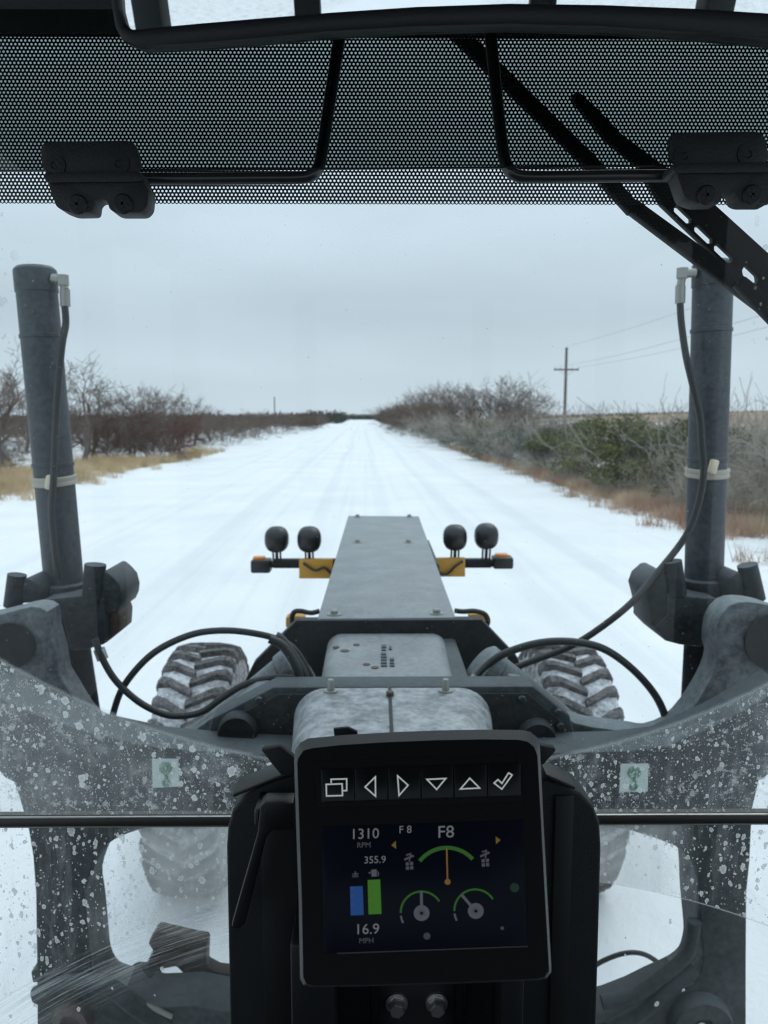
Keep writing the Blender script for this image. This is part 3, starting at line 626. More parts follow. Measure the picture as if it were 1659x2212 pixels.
grass('red_grass', ((8.2, 9.8, 17, 26, 2.2), (8.1, 9.2, 26, 40, 1.6), (9.2, 13, 14, 22, 2.2), (7.7, 8.6, 40, 70, 1.2), (7.3, 8.2, 14, 40, .35)), 24000, 0.46, M_grassr, 'reddish dead grass standing on the snowy verge right of the road', 72)
M_stalk = two_tone('pale_stalks', (0.34, 0.27, 0.20), (0.66, 0.57, 0.46), 0.9)
grass('tall_stalks', ((9.6, 14.5, 15, 24, 3), (9.4, 13, 22, 30, 1.2)), 6500, 1.5, M_stalk, 'tall pale wispy stalks in the grey brush right of the road', 75)
grass('hill_grass', ((16, 40, 24, 60, 4), (30, 60, 45, 110, 3)), 26000, 0.7, M_hill, 'pale brown pasture grass on the rise behind the scrub', 73)

def far_wood(name, rects, n, h, mat, label, seed, zf=None):
    rg = np.random.RandomState(seed); q = []
    tot = sum(r_[4] for r_ in rects)
    for (t0, t1, s0, s1, wgt, hm) in rects:
        k = int(n*wgt/tot); x = rg.uniform(t0, t1, k); y = rg.uniform(s0, s1, k)
        top = h*hm*(0.8 + 0.28*np.sin(x*.37+y*.11) + 0.2*np.sin(x*1.3+y*.53+1))
        q.append(np.stack([x, y, ground_z(x, y) + top*rg.uniform(0, 1, k)**.8], 1))
    q = np.concatenate(q)
    me = leaf_mesh(name, q, 0.9, rg, mat, 1.6)
    o = link(bpy.data.objects.new(name, me)); o.location = (CAM.x, 0, 0); o.rotation_euler = (0, 0, R(1.15)); tag(o, label, 'woodland', kind='stuff')
far_wood('far_woodland', ((-150, -13, 200, 330, 4, .75), (-300, -25, 95, 200, 4, .62), (-500, -9, 330, 700, 4, 1.0), (9, 24, 210, 600, 2, .9), (-80, 80, 640, 800, 2.2, 1.0)), 90000, 4.2, M_far, 'far brown leafless woodland along the horizon left of the road', 81)
far_wood('far_evergreens', ((-26, -8.5, 300, 420, 1, 1.0), (-40, 60, 620, 700, 2, 1.0), (8.5, 18, 320, 420, 1, .9)), 14000, 4.4, M_farg, 'dark evergreen wood closing the far end of the road', 82)
far_wood('far_hill_scrub', ((120, 200, 260, 420, 1, .5), (60, 120, 300, 420, 1, .5)), 2600, 2.4, M_far, 'sparse scrub dots along the crest of the brown hill', 83)

# utility poles and wires
def pole(t_, s_, h, label, arm=True):
    e = empty('utility_pole', W(t_, s_, gz(t_, s_))); e.rotation_euler = (0, 0, R(1.15))
    tube('pole', [(0, 0, -1.2), (0, 0, h*.5), (0, 0, h)], [.21, .19, .16], M_wood, e, 12)
    if arm:
        box('crossarm', (-1.55, -.19, h-2.80), (1.55, -.105, h-2.60), M_wood, e, .01)
        for x in (-1.45, -.75, .75, 1.45):
            lathe('insulator', [(0, .03), (.06, .06), (.10, .04), (.16, .055), (.2, .02)], (x, -.16, h-2.60), (0, 0, 1), M_zinc, e, 10)
        for sg in (-1, 1): tube('brace', [(sg*1.0, -.2, h-2.72), (0, -.2, h-3.5)], .03, M_bolt, e, 6)
    tag(e, label, 'utility pole', 'utility poles'); return e
pole(25.2, 95, 10.9, 'weathered utility pole with crossarm standing beyond the right scrub')
pole(-27.6, 243, 9.2, 'distant plain pole rising over the brown wood left of the road', False)
for x, dz, lab in ((-1.45, 0, 'thin dark power line leaving the inner end of the crossarm'), (1.45, 0, 'thin dark power line leaving the outer end of the crossarm'), (0.0, 2.55, 'thin dark power line leaving the top of the utility pole')):
    a = W(25.2+x, 94.84, gz(25.2, 95) + 8.47 + dz); b = W(25.2+x, 10, 10.6 + dz)
    pts = [a.lerp(b, k/14) - Vector((0, 0, 1.1*math.sin(math.pi*k/14))) for k in range(15)]
    tag(tube('power_line', pts, .011, M_wire, None, 5), lab, 'power line', 'power lines')

# ------------------------------------------------------------------ the motor grader
G = empty('motor_grader', (0, 4.4, 0.0)); tag(G, 'grey motor grader driving along the snowy road, seen through its own windscreen', 'grader')
GO = Matrix.Translation((0, -4.4, 0))
def adopt(o):                                     # parts are modelled in world space; keep them there under the machine
    o.parent = G; o.matrix_parent_inverse = GO; return o
class _Part:                                      # parent handle that adopts on link
    pass
_link0 = link
def link(o, parent=None):
    if parent is G: C.objects.link(o); return adopt(o)
    return _link0(o, parent)

# --- frame
box('frame_beam', (-.17, 1.45, 1.62), (.19, 4.75, 2.085), M_slate, G, .015)
box('frame_beam', (-.25, -1.3, 1.05), (.27, 1.52, 1.395), M_slate, G, .015)
box('frame_beam', (-.20, 1.40, 1.10), (.22, 1.72, 1.66), M_slate, G, .015)
box('nose_casting', (-.26, 4.15, .62), (.28, 4.98, 2.0), M_slate, G, .03)
box('engine_hood', (-.55, -3.6, 1.15), (.57, -1.25, 2.12), M_hub, G, .05)
# long front cover plate
pc = [PZ(685, 1336, 2.15), PZ(985, 1333, 2.15), PZ(905, 1115, 2.15), PZ(752, 1114, 2.15)]
cp = prism('front_cover', [pc], (0, 0, -.035), M_plate, G, .006)
cp['label'] = 'long flat grey front cover plate'
def bolt_up(p, r, h, parent, mat=M_bolt, washer=True, name='bolt'):
    prof = [(0, r*1.9), (.004, r*1.9), (.0045, r)] if washer else [(0, r)]
    return lathe(name, prof + [(h*.8, r), (h, r*.75)], p, (0, 0, 1), mat, parent, 12)
for (u, v) in ((722, 1328), (943, 1326), (772, 1172), (882, 1172), (772, 1117), (884, 1117)):
    bolt_up(PZ(u, v, 2.149), .013, .018, cp, M_zinc)
# saddle plates across the frame
pl = pix_prism('saddle_plate', [(640, 1340), (1040, 1338), (1118, 1420), (1160, 1530), (500, 1530), (548, 1432)], 2.40, .045, M_black, G, .006)
pr = pix_prism('saddle_plate', [(590, 1484), (1152, 1482), (1232, 1548), (1252, 1640), (1252, 1720), (430, 1720), (432, 1640), (458, 1552)], 1.895, .085, M_slate, G, .008)
pf = pix_prism('saddle_rib', [(602, 1500), (1140, 1498), (1215, 1562), (1238, 1660), (445, 1660), (470, 1566)], 1.888, .006, M_black, pr and G, .002)
def arch(name, Yn, Yf, un, uf, vn, vf, z, shoulder, mat, drop):
    """sheet cover over the frame: flat top with rounded shoulders"""
    rings = []
    for (Y, (u0, u1), v) in ((Yn, un, vn), (Yf, uf, vf)):
        x0 = P(u0, v, Y).x; x1 = P(u1, v, Y).x; ring = []
        for k in range(9):
            a = math.pi/2*k/8; ring.append((x0 + shoulder*(1-math.sin(a)), Y, z - shoulder*(1-math.cos(a)) if False else z - shoulder + shoulder*math.sin(a)) if False else (x0 + shoulder*(1-math.cos(a)), Y, z - shoulder*(1-math.sin(a))))
        r2 = [(x1 - (p[0]-x0), Y, p[2]) for p in reversed(ring)]
        rings.append([(x0, Y, z-drop)] + ring + r2 + [(x1, Y, z-drop)])
    n = len(rings[0]); V = rings[0] + rings[1]
    F = [(i, i+1, n+i+1, n+i) for i in range(n-1)] + [tuple(range(n)), tuple(reversed(range(n, 2*n)))]
    return mobj(name, V, F, mat, G, 40)
z2 = P(840, 1470, 1.955).z
c2 = arch('middle_cover', 1.985, 2.395, (688, 988), (706, 966), 1470, 1365, z2, .05, M_plate, .22)
c2['label'] = 'short grey middle cover plate with smudged stencil marks'
z3 = P(850, 1486, 1.885).z
c3 = arch('rear_cover', 1.42, 1.885, (618, 1090), (634, 1062), 1600, 1490, z3, .085, M_hump, .30)
c3['label'] = 'salt-streaked rounded rear cover with centre seam'
sx_ = P(843, 1500, 1.8).x
box('seam', (sx_-.004, 1.425, z3-.01), (sx_+.004, 1.88, z3+.0035), M_channel, c3, .001)
for (u, v) in ((715, 1492), (962, 1490)):
    p = PZ(u, v, z3); p.y = 1.86; bolt_up(p, .0095, .032, c3, M_zinc); 
bolt_up(Vector((sx_, 1.83, z3)), .010, .012, c3, M_rust, False)
# worn stencil marks on the middle cover
zs = z2 + .0035
for (u0, u1, v0, v1) in ((824, 834, 1392, 1398), (824, 834, 1401, 1404), (823, 834, 1409, 1413), (823, 835, 1415, 1419), (823, 835, 1421, 1425), (823, 835, 1427, 1432), (823, 836, 1434, 1438), (840, 846, 1396, 1402), (842, 851, 1421, 1425), (842, 851, 1428, 1432), (842, 852, 1434, 1438)):
    a, b = PZ(u0, v1, zs), PZ(u1, v0, zs)
    box('stencil_mark', (a.x, a.y, z2-.004), (b.x, b.y, zs), M_slate, c2)
for (u, v, r) in ((726, 1396, .012), (770, 1391, .012), (745, 1404, .016), (792, 1433, .012), (810, 1440, .013)):
    p = PZ(u, v, zs); lathe('chipped_paint', [(0, r), (.003, r*.8)], (p.x, p.y, z2-.0005), (0, 0, 1), M_rust, c2, 7)
# hydraulic barrels between the plates
def barrel(name, a, b, r, mat=M_slate):
    a, b = Vector(a), Vector(b); L_ = (b-a).length
    o = lathe(name, [(0, r*.75), (.004, r*.95), (.012, r*1.08), (.05, r*1.08), (.056, r*.98), (L_-.03, r*.98), (L_, r*.9)], a, b-a, mat, G, 28, 30)
    return o
barrel('steering_cylinder', P(655, 1438, 2.12), P(470, 1590, 2.12), .070, M_arm)
barrel('steering_cylinder', P(1030, 1436, 2.12), P(1215, 1584, 2.12), .070, M_arm)

for (u, v) in ((1210, 1568), (1218, 1598), (1205, 1538), (478, 1590), (486, 1558), (560, 1512), (1128, 1510)):
    lathe('plate_bolt', [(0, .0105), (-.008, .0105), (-.010, .008), (-.0101, .002)], P(u, v, 1.888), (0, 1, 0), M_slate, G, 6, 30)
for a_, b_ in (((655, 1470), (668, 1505)), ((1012, 1488), (1030, 1462)), ((214, 1402), (222, 1424))):
    tube('hose_coupling', [P(*a_, 2.04), P(*b_, 2.04)], .0165, M_bolt, G, 8)
# --- lift arms (curved castings that carry the cylinders)
armL = [(-70, 1322), (0, 1316), (60, 1302), (100, 1293), (131, 1304), (136, 1345), (150, 1395), (156, 1435), (175, 1467), (192, 1496), (212, 1524), (240, 1546), (305, 1567), (350, 1578), (400, 1570), (450, 1540), (520, 1490), (560, 1462), (600, 1470), (560, 1560), (470, 1660), (330, 1700), (150, 1690), (40, 1650), (-20, 1560), (-80, 1450)]
oL = pix_prism('lift_arm', armL, 2.06, -.085, M_arm, G, .018, sm=2)
armR = [(1745, 1322), (1659, 1302), (1624, 1290), (1580, 1284), (1546, 1292), (1520, 1326), (1514, 1376), (1520, 1399), (1512, 1431), (1494, 1467), (1474, 1498), (1462, 1514), (1433, 1544), (1389, 1561), (1356, 1557), (1300, 1549), (1226, 1536), (1170, 1496), (1120, 1456), (1085, 1468), (1120, 1560), (1200, 1660), (1340, 1700), (1500, 1690), (1620, 1650), (1690, 1560), (1750, 1450)]
oR = pix_prism('lift_arm', armR, 2.06, -.085, M_arm, G, .018, sm=2)
for o, (u, v, ru) in ((oL, (28, 1392, 46)), (oR, (1668, 1384, 58))):
    p = P(u, v, 1.975); r = ru/FD*1.975
    lathe('pivot_socket', [(0, r*1.12), (.012, r*1.1), (.014, r), (.002, r*.98), (.002, .01)], p + Vector((0, -.0135, 0)) + Vector((0, .0005, 0)), (0, -1, 0) if False else (0, 1, 0), M_black, o, 36)
for (u, v, ru) in ((515, 1578, 46), (1158, 1590, 44)):
    p = P(u, v, 1.888); r = ru/FD*1.888
    lathe('pivot_boss', [(-.03, r*.5), (-.03, r*.86), (-.024, r*.93), (0, r), (.03, r)], p, (0, 1, 0), M_black, G, 36)

# --- the saddle ring: cross-beam, legs and lower casting around two openings
outer = [(-60, 1480), (0, 1612), (22, 1668), (40, 1722), (60, 1790), (70, 1850), (76, 1930), (78, 2060), (80, 2300), (90, 2420), (1600, 2420), (1613, 2300), (1613, 2100), (1614, 1930), (1621, 1860), (1626, 1750), (1640, 1690), (1659, 1588), (1700, 1480), (1560, 1560), (1440, 1612), (1350, 1622), (1200, 1626), (840, 1640), (480, 1626), (330, 1612), (200, 1585), (80, 1545)]
SN, SD = 1.77, .125
outer3 = [P(u, v, SN) for u, v in outer]
def toN(pts, Y): return [Vector((q.x, SN, q.z)) for q in (P(u, v, Y) for u, v in pts)]
holeL = toN([(262, 1772), (238, 1812), (220, 1866), (226, 1920), (232, 1985), (238, 2040), (256, 2072), (290, 2086), (360, 2100), (440, 2096), (500, 2108), (620, 2108), (690, 2060), (700, 1900), (690, 1770), (640, 1716), (560, 1708), (470, 1714), (380, 1726), (310, 1746)], SN+SD)
holeR = toN([(1427, 1775), (1454, 1801), (1466, 1832), (1470, 1910), (1477, 1985), (1476, 2012), (1466, 2042), (1441, 2062), (1391, 2085), (1298, 2126), (1180, 2140), (1090, 2100), (1070, 1950), (1080, 1790), (1120, 1730), (1200, 1722), (1320, 1738)], SN+SD)
rg_ = prism('saddle_ring', [smooth_loop(outer3, 1), smooth_loop(holeL, 2), smooth_loop(holeR, 2)], (0, SD, 0), M_slate, G, .012)
for (pts) in ([(262, 1772), (238, 1812), (220, 1866), (226, 1920), (232, 1985), (238, 2040), (256, 2072), (290, 2086)], [(1427, 1775), (1454, 1801), (1466, 1832), (1470, 1910), (1477, 1985), (1476, 2012), (1466, 2042), (1441, 2062)]):
    q = toN(pts, SN+SD); q = [p + Vector((0, .066, 0)) for p in q]
    sg = -1 if q[0].x < 0 else 1
    V = []; 
    for p in smooth_path(q, 3): V += [p + Vector((sg*.004, -.064, 0)), p + Vector((-sg*.0045, -.058, 0)), p + Vector((-sg*.0045, .052, 0)), p + Vector((sg*.004, .058, 0))]
    n = len(V)//4; F = [(4*i+k, 4*i+k+1, 4*i+k+5, 4*i+k+4) for i in range(n-1) for k in range(3)]
    mobj('opening_lip', V, F, M_arm, rg_, 40)
# bosses, pins and curved ribs of the lower casting
def boss(u, v, ru, mat, h=.03, inner=.55, par=rg_):
    p = P(u, v, SN); r = ru/FD*SN
    o = lathe('pin_boss', [(.004, r*1.05), (-h*.7, r), (-h, r*.93), (-h, r*inner), (-h*.3, r*inner*.95), (-h*.3, .004)], p, (0, 1, 0), mat, par, 30)
    return o
boss(160, 2196, 44, M_rust); boss(1508, 2205, 74, M_slate, .035, .42)
bp_ = boss(1508, 2205, 12, M_bolt, .02, .3)
tube('casting_rib', [P(78, 2150, SN), P(150, 2120, SN), P(230, 2130, SN-.01), P(300, 2180, SN-.01), P(360, 2215, SN)], .022, M_slate, rg_, 10, 4)
tube('casting_rib', [P(1300, 2165, SN), P(1370, 2150, SN), P(1430, 2110, SN), P(1485, 2060, SN), P(1500, 1990, SN)], .018, M_slate, rg_, 10, 4)
tube('casting_rib', [P(1290, 2235, SN), P(1380, 2190, SN), P(1440, 2140, SN-.005), P(1500, 2090, SN)], .02, M_slate, rg_, 10, 4)
pix_prism('side_lug', [(66, 2100), (78, 2094), (92, 2098), (92, 2122), (70, 2124)], 1.765, .08, M_slate, G, .004)
# bracket and circle parts behind the left opening
br = pix_prism('circle_bracket', [(337, 2010), (369, 2018), (421, 2030), (448, 2034), (446, 2088), (470, 2101), (520, 2107), (520, 2175), (417, 2165), (409, 2119), (380, 2090), (330, 2100), (310, 2096), (330, 2056), (318, 2040)], 1.93, .045, M_rust, G, .008)
barrel('circle_motor', P(300, 2165, 1.86), P(520, 2180, 2.02), .055, M_slate)
lathe('circle_motor_cap', [(0, .03), (.01, .058), (.05, .062), (.055, .05)], P(285, 2130, 1.87), (P(420, 2150, 2.0)-P(285, 2130, 1.87)), M_black, G, 24)
tube('chrome_pipe', [P(305, 2168, 1.765), P(340, 2182, 1.765), P(372, 2196, 1.765)], .007, M_zinc, G, 10, 4)
barrel('circle_motor', P(1420, 2160, 1.87), P(1250, 2200, 2.03), .055, M_slate)
tube('silver_pin', [P(1225, 1611, 1.88), P(1292, 1612, 1.88)], .010, M_zinc, G, 12)
# lifting-point stickers on the cross-beam
def sticker(c):
    Ys = SN-.004
    o = prism('lifting_sticker', [[P(u, v, Ys) for u, v in c]], (0, .003, 0), M_decal, rg_, 0); o['label'] = 'white lifting-point sticker with faded green hook'
    (a, b, _, d) = c
    f = lambda x, y: (lambda q: Vector((q.x, Ys-.0015, q.z)))(P(a[0]+(b[0]-a[0])*x+(d[0]-a[0])*y, a[1]+(b[1]-a[1])*x+(d[1]-a[1])*y, Ys))
    cur = [f(.5+.2*math.cos(t), .3+.18*math.sin(t)) for t in [k*2*math.pi/18 for k in range(19)]]
    hook = [f(.52, .46), f(.50, .56), f(.56, .62), f(.50, .68), f(.60, .76), f(.60, .86), f(.48, .92), f(.40, .84), f(.42, .74)]
    V, F = tube_data(cur, .0028, 6); V2, F2 = tube_data(smooth_path(hook, 4), .0030, 6)
    cr = [f(.5+.09*math.cos(t), .3+.09*math.sin(t)) for t in [k*2*math.pi/12 for k in range(13)]]; V3, F3 = tube_data(cr, .0018, 6)
    k1 = len(V); k2 = k1+len(V2)
    mobj('hook_mark', V+V2+V3, F+[tuple(i+k1 for i in q) for q in F2]+[tuple(i+k2 for i in q) for q in F3], M_green, rg_, 60)
sticker([(328, 1640), (385, 1640), (387, 1699), (330, 1702)])
sticker([(1341, 1651), (1401, 1650), (1399, 1710), (1338, 1711)])

# --- lift cylinders with hoses, collars and yokes
CY = 2.27
def lift_cylinder(top, bot, low, wr, hose, fit, band, tagp):
    a, b, c = P(*top, CY), P(*bot, CY), P(*low, CY+.02); r = wr/FD*CY
    ax = (b-a).normalized(); L_ = (b-a).length
    o = lathe('lift_cylinder', [(-.002, r*.86), (.006, r*.99), (.012, r*1.01), (.068, r*1.01), (.071, r*.965), (L_, r*.965)], a, ax, M_cyl, G, 40, 30)
    lathe('cylinder_rod', [(0, r*.82), ((c-b).length, r*.82)], b, c-b, M_black, o and G, 24)
    ha = [P(u, v, Y) for u, v, Y in hose]
    tube('hose', ha, .0100, M_hose, G, 10, 6)
    f = [P(u, v, CY-.02) for u, v in fit]
    tube('hose_fitting', [f[0], f[1]], .013, M_zinc, G, 12); tube('hose_fitting', [f[1] + Vector((0, 0, .014)), f[1] - Vector((0, 0, .015))], .017, M_zinc, G, 6)
    tube('hose_fitting', [f[1] - Vector((0, 0, .010)), f[2]], [.0115, .0115], M_zinc, G, 12); tube('hose_fitting', [f[2], f[3]], .0150, M_zinc, G, 8)
    t_ = (P(*band, CY).z - a.z)/(b.z - a.z); bc = a + (b-a)*t_
    lathe('hose_band', [(-.014, r*1.02), (-.012, r*1.08), (-.004, r*1.09), (0, r*1.06), (.005, r*1.09), (.012, r*1.08), (.014, r*1.02)], bc, ax + Vector((0, .08, 0)), M_tie, G, 30)
    p = P(*tagp, CY-r-.012); box('band_knot', (p.x-.012, p.y-.008, p.z-.02), (p.x+.012, p.y+.012, p.z+.022), M_tag, G, .006, Matrix.Translation(p) @ Matrix.Rotation(.2, 4, 'Y') @ Matrix.Translation(-p))
    for dz_ in (.10, .50): lathe('gland_ring', [(-.006, r*.97), (-.005, r*1.015), (.005, r*1.015), (.006, r*.97)], a + ax*(L_*dz_ + .1), ax, M_cyl, G, 36)
    lathe('collar', [(-.005, r*1.05), (0, r*1.22), (.012, r*1.28), (.055, r*1.28), (.062, r*1.1)], b + ax*(-.005), ax, M_slate, G, 36)
    return o, r
lift_cylinder((75, 579), (139, 1264), (185, 1560), 42.5, ((140, 662, CY-.05), (142, 700, CY-.055), (134, 745, CY-.075), (126, 830, CY-.085), (120, 930, CY-.085), (116, 1030, CY-.085), (112, 1120, CY-.085), (126, 1250, CY-.085)), ((112, 601), (136, 605), (140, 625), (141, 662)), (120, 1037), (107, 1043))
lift_cylinder((1541, 566), (1520, 1254), (1504, 1540), 42.0, ((1469, 655, CY-.05), (1472, 700, CY-.055), (1482, 770, CY-.07), (1496, 830, CY-.085), (1512, 900, CY-.085), (1516, 960, CY-.085), (1520, 1020, CY-.085), (1508, 1090, CY-.085), (1480, 1160, CY-.10), (1415, 1243, CY-.13), (1350, 1315, CY-.17), (1245, 1390, CY-.16), (1150, 1428, CY-.12), (1060, 1462, CY-.12)), ((1502, 590), (1474, 590), (1470, 618), (1469, 655)), (1520, 1020), (1541, 1009))
# yokes that clamp the cylinders to the arms
def yoke(front, earA, earB, rustA, boltA, boltB):
    pix_prism('yoke_block', front, 2.135, .20, M_slate, G, .010)
    pix_prism('yoke_ear', earA, 2.14, .17, M_slate, G, .010)
    pix_prism('yoke_ear', earB, 2.14, .17, M_slate, G, .010)
    if rustA: pix_prism('yoke_shoe', rustA, 2.17, .12, M_rust, G, .008)
    for (u0, v0, u1, v1, r) in (boltA, boltB):
        tube('yoke_pin', [P(u0, v0, 2.15), P(u1, v1, 2.15)], r, M_slate, G, 16)
yoke([(92, 1294), (188, 1285), (228, 1292), (228, 1392), (200, 1400), (190, 1404), (150, 1408), (130, 1330)],
     [(48, 1252), (60, 1250), (74, 1256), (86, 1272), (88, 1300), (46, 1304)],
     [(218, 1236), (230, 1234), (246, 1248), (258, 1262), (264, 1285), (262, 1304), (255, 1320), (222, 1330), (212, 1300)],
     [(224, 1318), (256, 1318), (260, 1332), (258, 1366), (224, 1393)],
     (37, 1241, 28, 1310, .026), (206, 1219, 200, 1302, .030))
yoke([(1440, 1284), (1545, 1292), (1560, 1300), (1545, 1340), (1520, 1400), (1500, 1398), (1470, 1394), (1440, 1386), (1412, 1358), (1440, 1330)],
     [(1424, 1240), (1440, 1236), (1446, 1300), (1446, 1330), (1410, 1360), (1404, 1312), (1396, 1280), (1404, 1258)],
     [(1573, 1250), (1590, 1238), (1604, 1236), (1612, 1300), (1578, 1304)],
     [(1404, 1300), (1440, 1300), (1444, 1388), (1414, 1360)],
     (1451, 1212, 1462, 1284, .028), (1614, 1220, 1632, 1296, .028))
# --- free hoses
def hose(pts, Y, r): return tube('hose', [P(u, v, Y[i] if isinstance(Y, (list, tuple)) else Y) for i, (u, v) in enumerate(pts)], r, M_hose, G, 10, 7)
hose([(680, 1500), (668, 1455), (640, 1408), (612, 1386), (560, 1370), (485, 1362), (410, 1372), (330, 1412), (270, 1478), (245, 1540), (236, 1600)], 2.05, .0095)
hose([(205, 1380), (220, 1420), (250, 1470), (300, 1516), (355, 1543), (400, 1546), (440, 1536), (480, 1508), (530, 1478), (590, 1464), (640, 1466)], 2.03, .0095)
hose([(1010, 1490), (1050, 1440), (1090, 1412), (1160, 1390), (1230, 1386), (1300, 1400), (1360, 1440), (1410, 1494), (1436, 1545), (1446, 1600)], 2.06, .011)
hose([(594, 1376), (606, 1384), (630, 1416), (652, 1452), (664, 1490)], 2.03, .0165)
hose([(582, 1380), (612, 1396), (640, 1440), (650, 1480)], 2.0, .012)
hose([(1250, 2110), (1300, 2077), (1350, 2059), (1390, 2061), (1425, 2082), (1445, 2105)], 2.15, .0075)
# --- front lamp bar
LY = 4.55
box('lamp_bar', tuple(P(590, 1228, LY)), tuple(P(1062, 1208, LY) + Vector((0, .05, 0))), M_black, G, .006)
for (u0, u1, v0, v1) in ((541, 583, 1211, 1239), (1066, 1110, 1205, 1230)):
    b_ = box('marker_lamp', tuple(P(u0, v1, LY-.03)), tuple(P(u1, v0, LY-.03) + Vector((0, .11, 0))), M_lampblk, G, .012)
    q0, q1 = P(u0+5, v0+1, LY+.0), P(u1-12, v0-6, LY+.0)
    box('amber_lens', (q0.x, LY, q0.z), (q1.x, LY+.05, q1.z+.004), M_amber, b_, .004)
tube('bar_clamp', [P(575, 1219, LY+.02), P(600, 1219, LY+.02)], .022, M_black, G, 10); tube('bar_clamp', [P(1056, 1217, LY+.02), P(1072, 1217, LY+.02)], .022, M_black, G, 10)
for pts in ([(646, 1208), (720, 1208), (716, 1250), (646, 1250)], [(938, 1206), (1005, 1205), (1005, 1246), (940, 1246)]):
    b_ = pix_prism('lamp_bracket', pts, LY-.035, .03, M_yellow, G, .004)
tube('lamp_cable', [P(655, 1216, LY-.045), P(680, 1232, LY-.05), P(700, 1226, LY-.045), P(716, 1240, LY-.045)], .008, M_hose, G, 6, 5)
tube('lamp_cable', [P(945, 1236, LY-.045), P(965, 1240, LY-.05), P(985, 1222, LY-.05), P(1000, 1212, LY-.045)], .008, M_hose, G, 6, 5)
for (u, v, u2) in ((597, 1166, 597), (667.5, 1166, 667), (983.5, 1162, 984), (1051.5, 1159, 1051)):
    p = P(u, v, LY); r = 26/FD*LY
    th = [k*2*math.pi/28 for k in range(28)]
    sq = lambda a, e=.80: (math.copysign(abs(math.cos(a))**e, math.cos(a)), math.copysign(abs(math.sin(a))**e, math.sin(a)))
    rings = []
    for (y, s) in ((-.075, .05), (-.072, .35), (-.060, .66), (-.035, .90), (0, 1.0), (.035, 1.0), (.04, .93)):
        rings.append([p + Vector((sq(a)[0]*r*s, y, sq(a)[1]*r*1.1*s)) for a in th])
    V = [q for r_ in rings for q in r_]; n = 28
    F = [(i*n+k, i*n+(k+1) % n, (i+1)*n+(k+1) % n, (i+1)*n+k) for i in range(len(rings)-1) for k in range(n)] + [tuple(range(n)), tuple(reversed(range(len(V)-n, len(V))))]
    lamp = mobj('work_lamp', V, F, M_lampblk, G, 40)
    lathe('lamp_glass', [(0, r*.86), (.006, r*.8)], p + Vector((0, .0405, 0)), (0, 1, 0), M_lens, lamp, 24)
    st = P(u2, 1209, LY).z
    for dx in (-.022, 0, .022): tube('lamp_stem', [p + Vector((dx, .0, -r*.98)), Vector((p.x+dx, p.y+.02, st-.012))], .010 if dx == 0 else .006, M_lampblk, lamp, 8)
# yellow brackets and looms beside the frame
for pts in ([(617, 1334), (630, 1330), (660, 1332), (650, 1360), (617, 1356)], [(1012, 1328), (1040, 1326), (1052, 1330), (1050, 1355), (1020, 1356)]):
    pix_prism('side_bracket', pts, 2.62, .05, M_yellow, G, .005)
tube('loom', [P(u, v, 2.58) for u, v in ((690, 1320), (672, 1324), (650, 1320), (636, 1322), (630, 1336), (634, 1356), (645, 1380))], .009, M_hose, G, 8, 6)
tube('loom', [P(u, v, 2.58) for u, v in ((982, 1319), (1000, 1321), (1025, 1320), (1046, 1326), (1054, 1340), (1050, 1354), (1035, 1380))], .009, M_hose, G, 8, 6)
# --- front axle and wheels
tube('front_axle', [(-1.03, 4.4, .72), (0, 4.4, .80), (.94, 4.4, .72)], .11, M_slate, G, 12)
def tyre_profile():
    w, ro, ri = .20, .69, .32
    return [(-w*.78, ri), (-w*.98, ri+.06), (-w*1.06, ri+.17), (-w*1.04, ro-.12), (-w*.94, ro-.035), (-w*.6, ro-.006), (0, ro), (w*.6, ro-.006), (w*.94, ro-.035), (w*1.04, ro-.12), (w*1.06, ri+.17), (w*.98, ri+.06), (w*.78, ri)]
def make_wheel(x, yaw, lean):
    wl = lathe('front_wheel', tyre_profile(), (0, 0, 0), (1, 0, 0), M_tyre, G, 64, 60)
    rim = lathe('rim', [(-.15, .30), (-.14, .325), (-.05, .31), (-.04, .12), (.04, .12), (.05, .31), (.14, .325), (.15, .30)], (0, 0, 0), (1, 0, 0), M_rim, wl, 32)
    wl.matrix_world = Matrix.Identity(4)
    return wl
def lug_mesh(sgn):
    V, F = [], []
    st = [(-.01, 0.0, .034), (.055, .05, .036), (.12, .11, .040), (.175, .14, .046), (.203, .15, .05)]
    prof = {-.01: .69, .055: .689, .12: .684, .175: .670, .203: .635}
    for (x, th, wd) in st:
        r0 = prof[x] - .012; r1 = prof[x] + (.034 if x < .19 else .026)
        for (rr, e) in ((r0, -.5), (r1, -.42), (r1, .42), (r0, .5)):
            a = th + wd*e/.69*1.25
            V.append((sgn*x, rr*math.sin(a), rr*math.cos(a)))
    n = len(st)
    for i in range(n-1):
        for k in range(3): F.append((4*i+k, 4*i+k+1, 4*i+4+k+1, 4*i+4+k))
    F += [(0, 1, 2, 3), (4*n-1, 4*n-2, 4*n-3, 4*n-4)]
    me = bpy.data.meshes.new('tread_lug'); me.from_pydata(V, [], F)
    bm = bmesh.new(); bm.from_mesh(me); bmesh.ops.recalc_face_normals(bm, faces=bm.faces); bm.to_mesh(me); bm.free()
    me.materials.append(M_lug); return me
LUG = {s_: lug_mesh(s_) for s_ in (-1, 1)}
NL = 32
for (x, yaw, lean) in ((-1.125, R(1.5), R(2)), (1.04, R(1.5), R(2))):
    wl = make_wheel(x, yaw, lean)
    wl.matrix_parent_inverse = Matrix.Identity(4); wl.location = (x, 0.0, .715); wl.rotation_euler = (0, lean, yaw)
    for s_ in (-1, 1):
        for k in range(NL):
            o = bpy.data.objects.new('tread_lug', LUG[s_]); C.objects.link(o); o.parent = wl
            o.rotation_euler = (-(2*math.pi*(k + (.5 if s_ > 0 else 0))/NL), 0, 0)

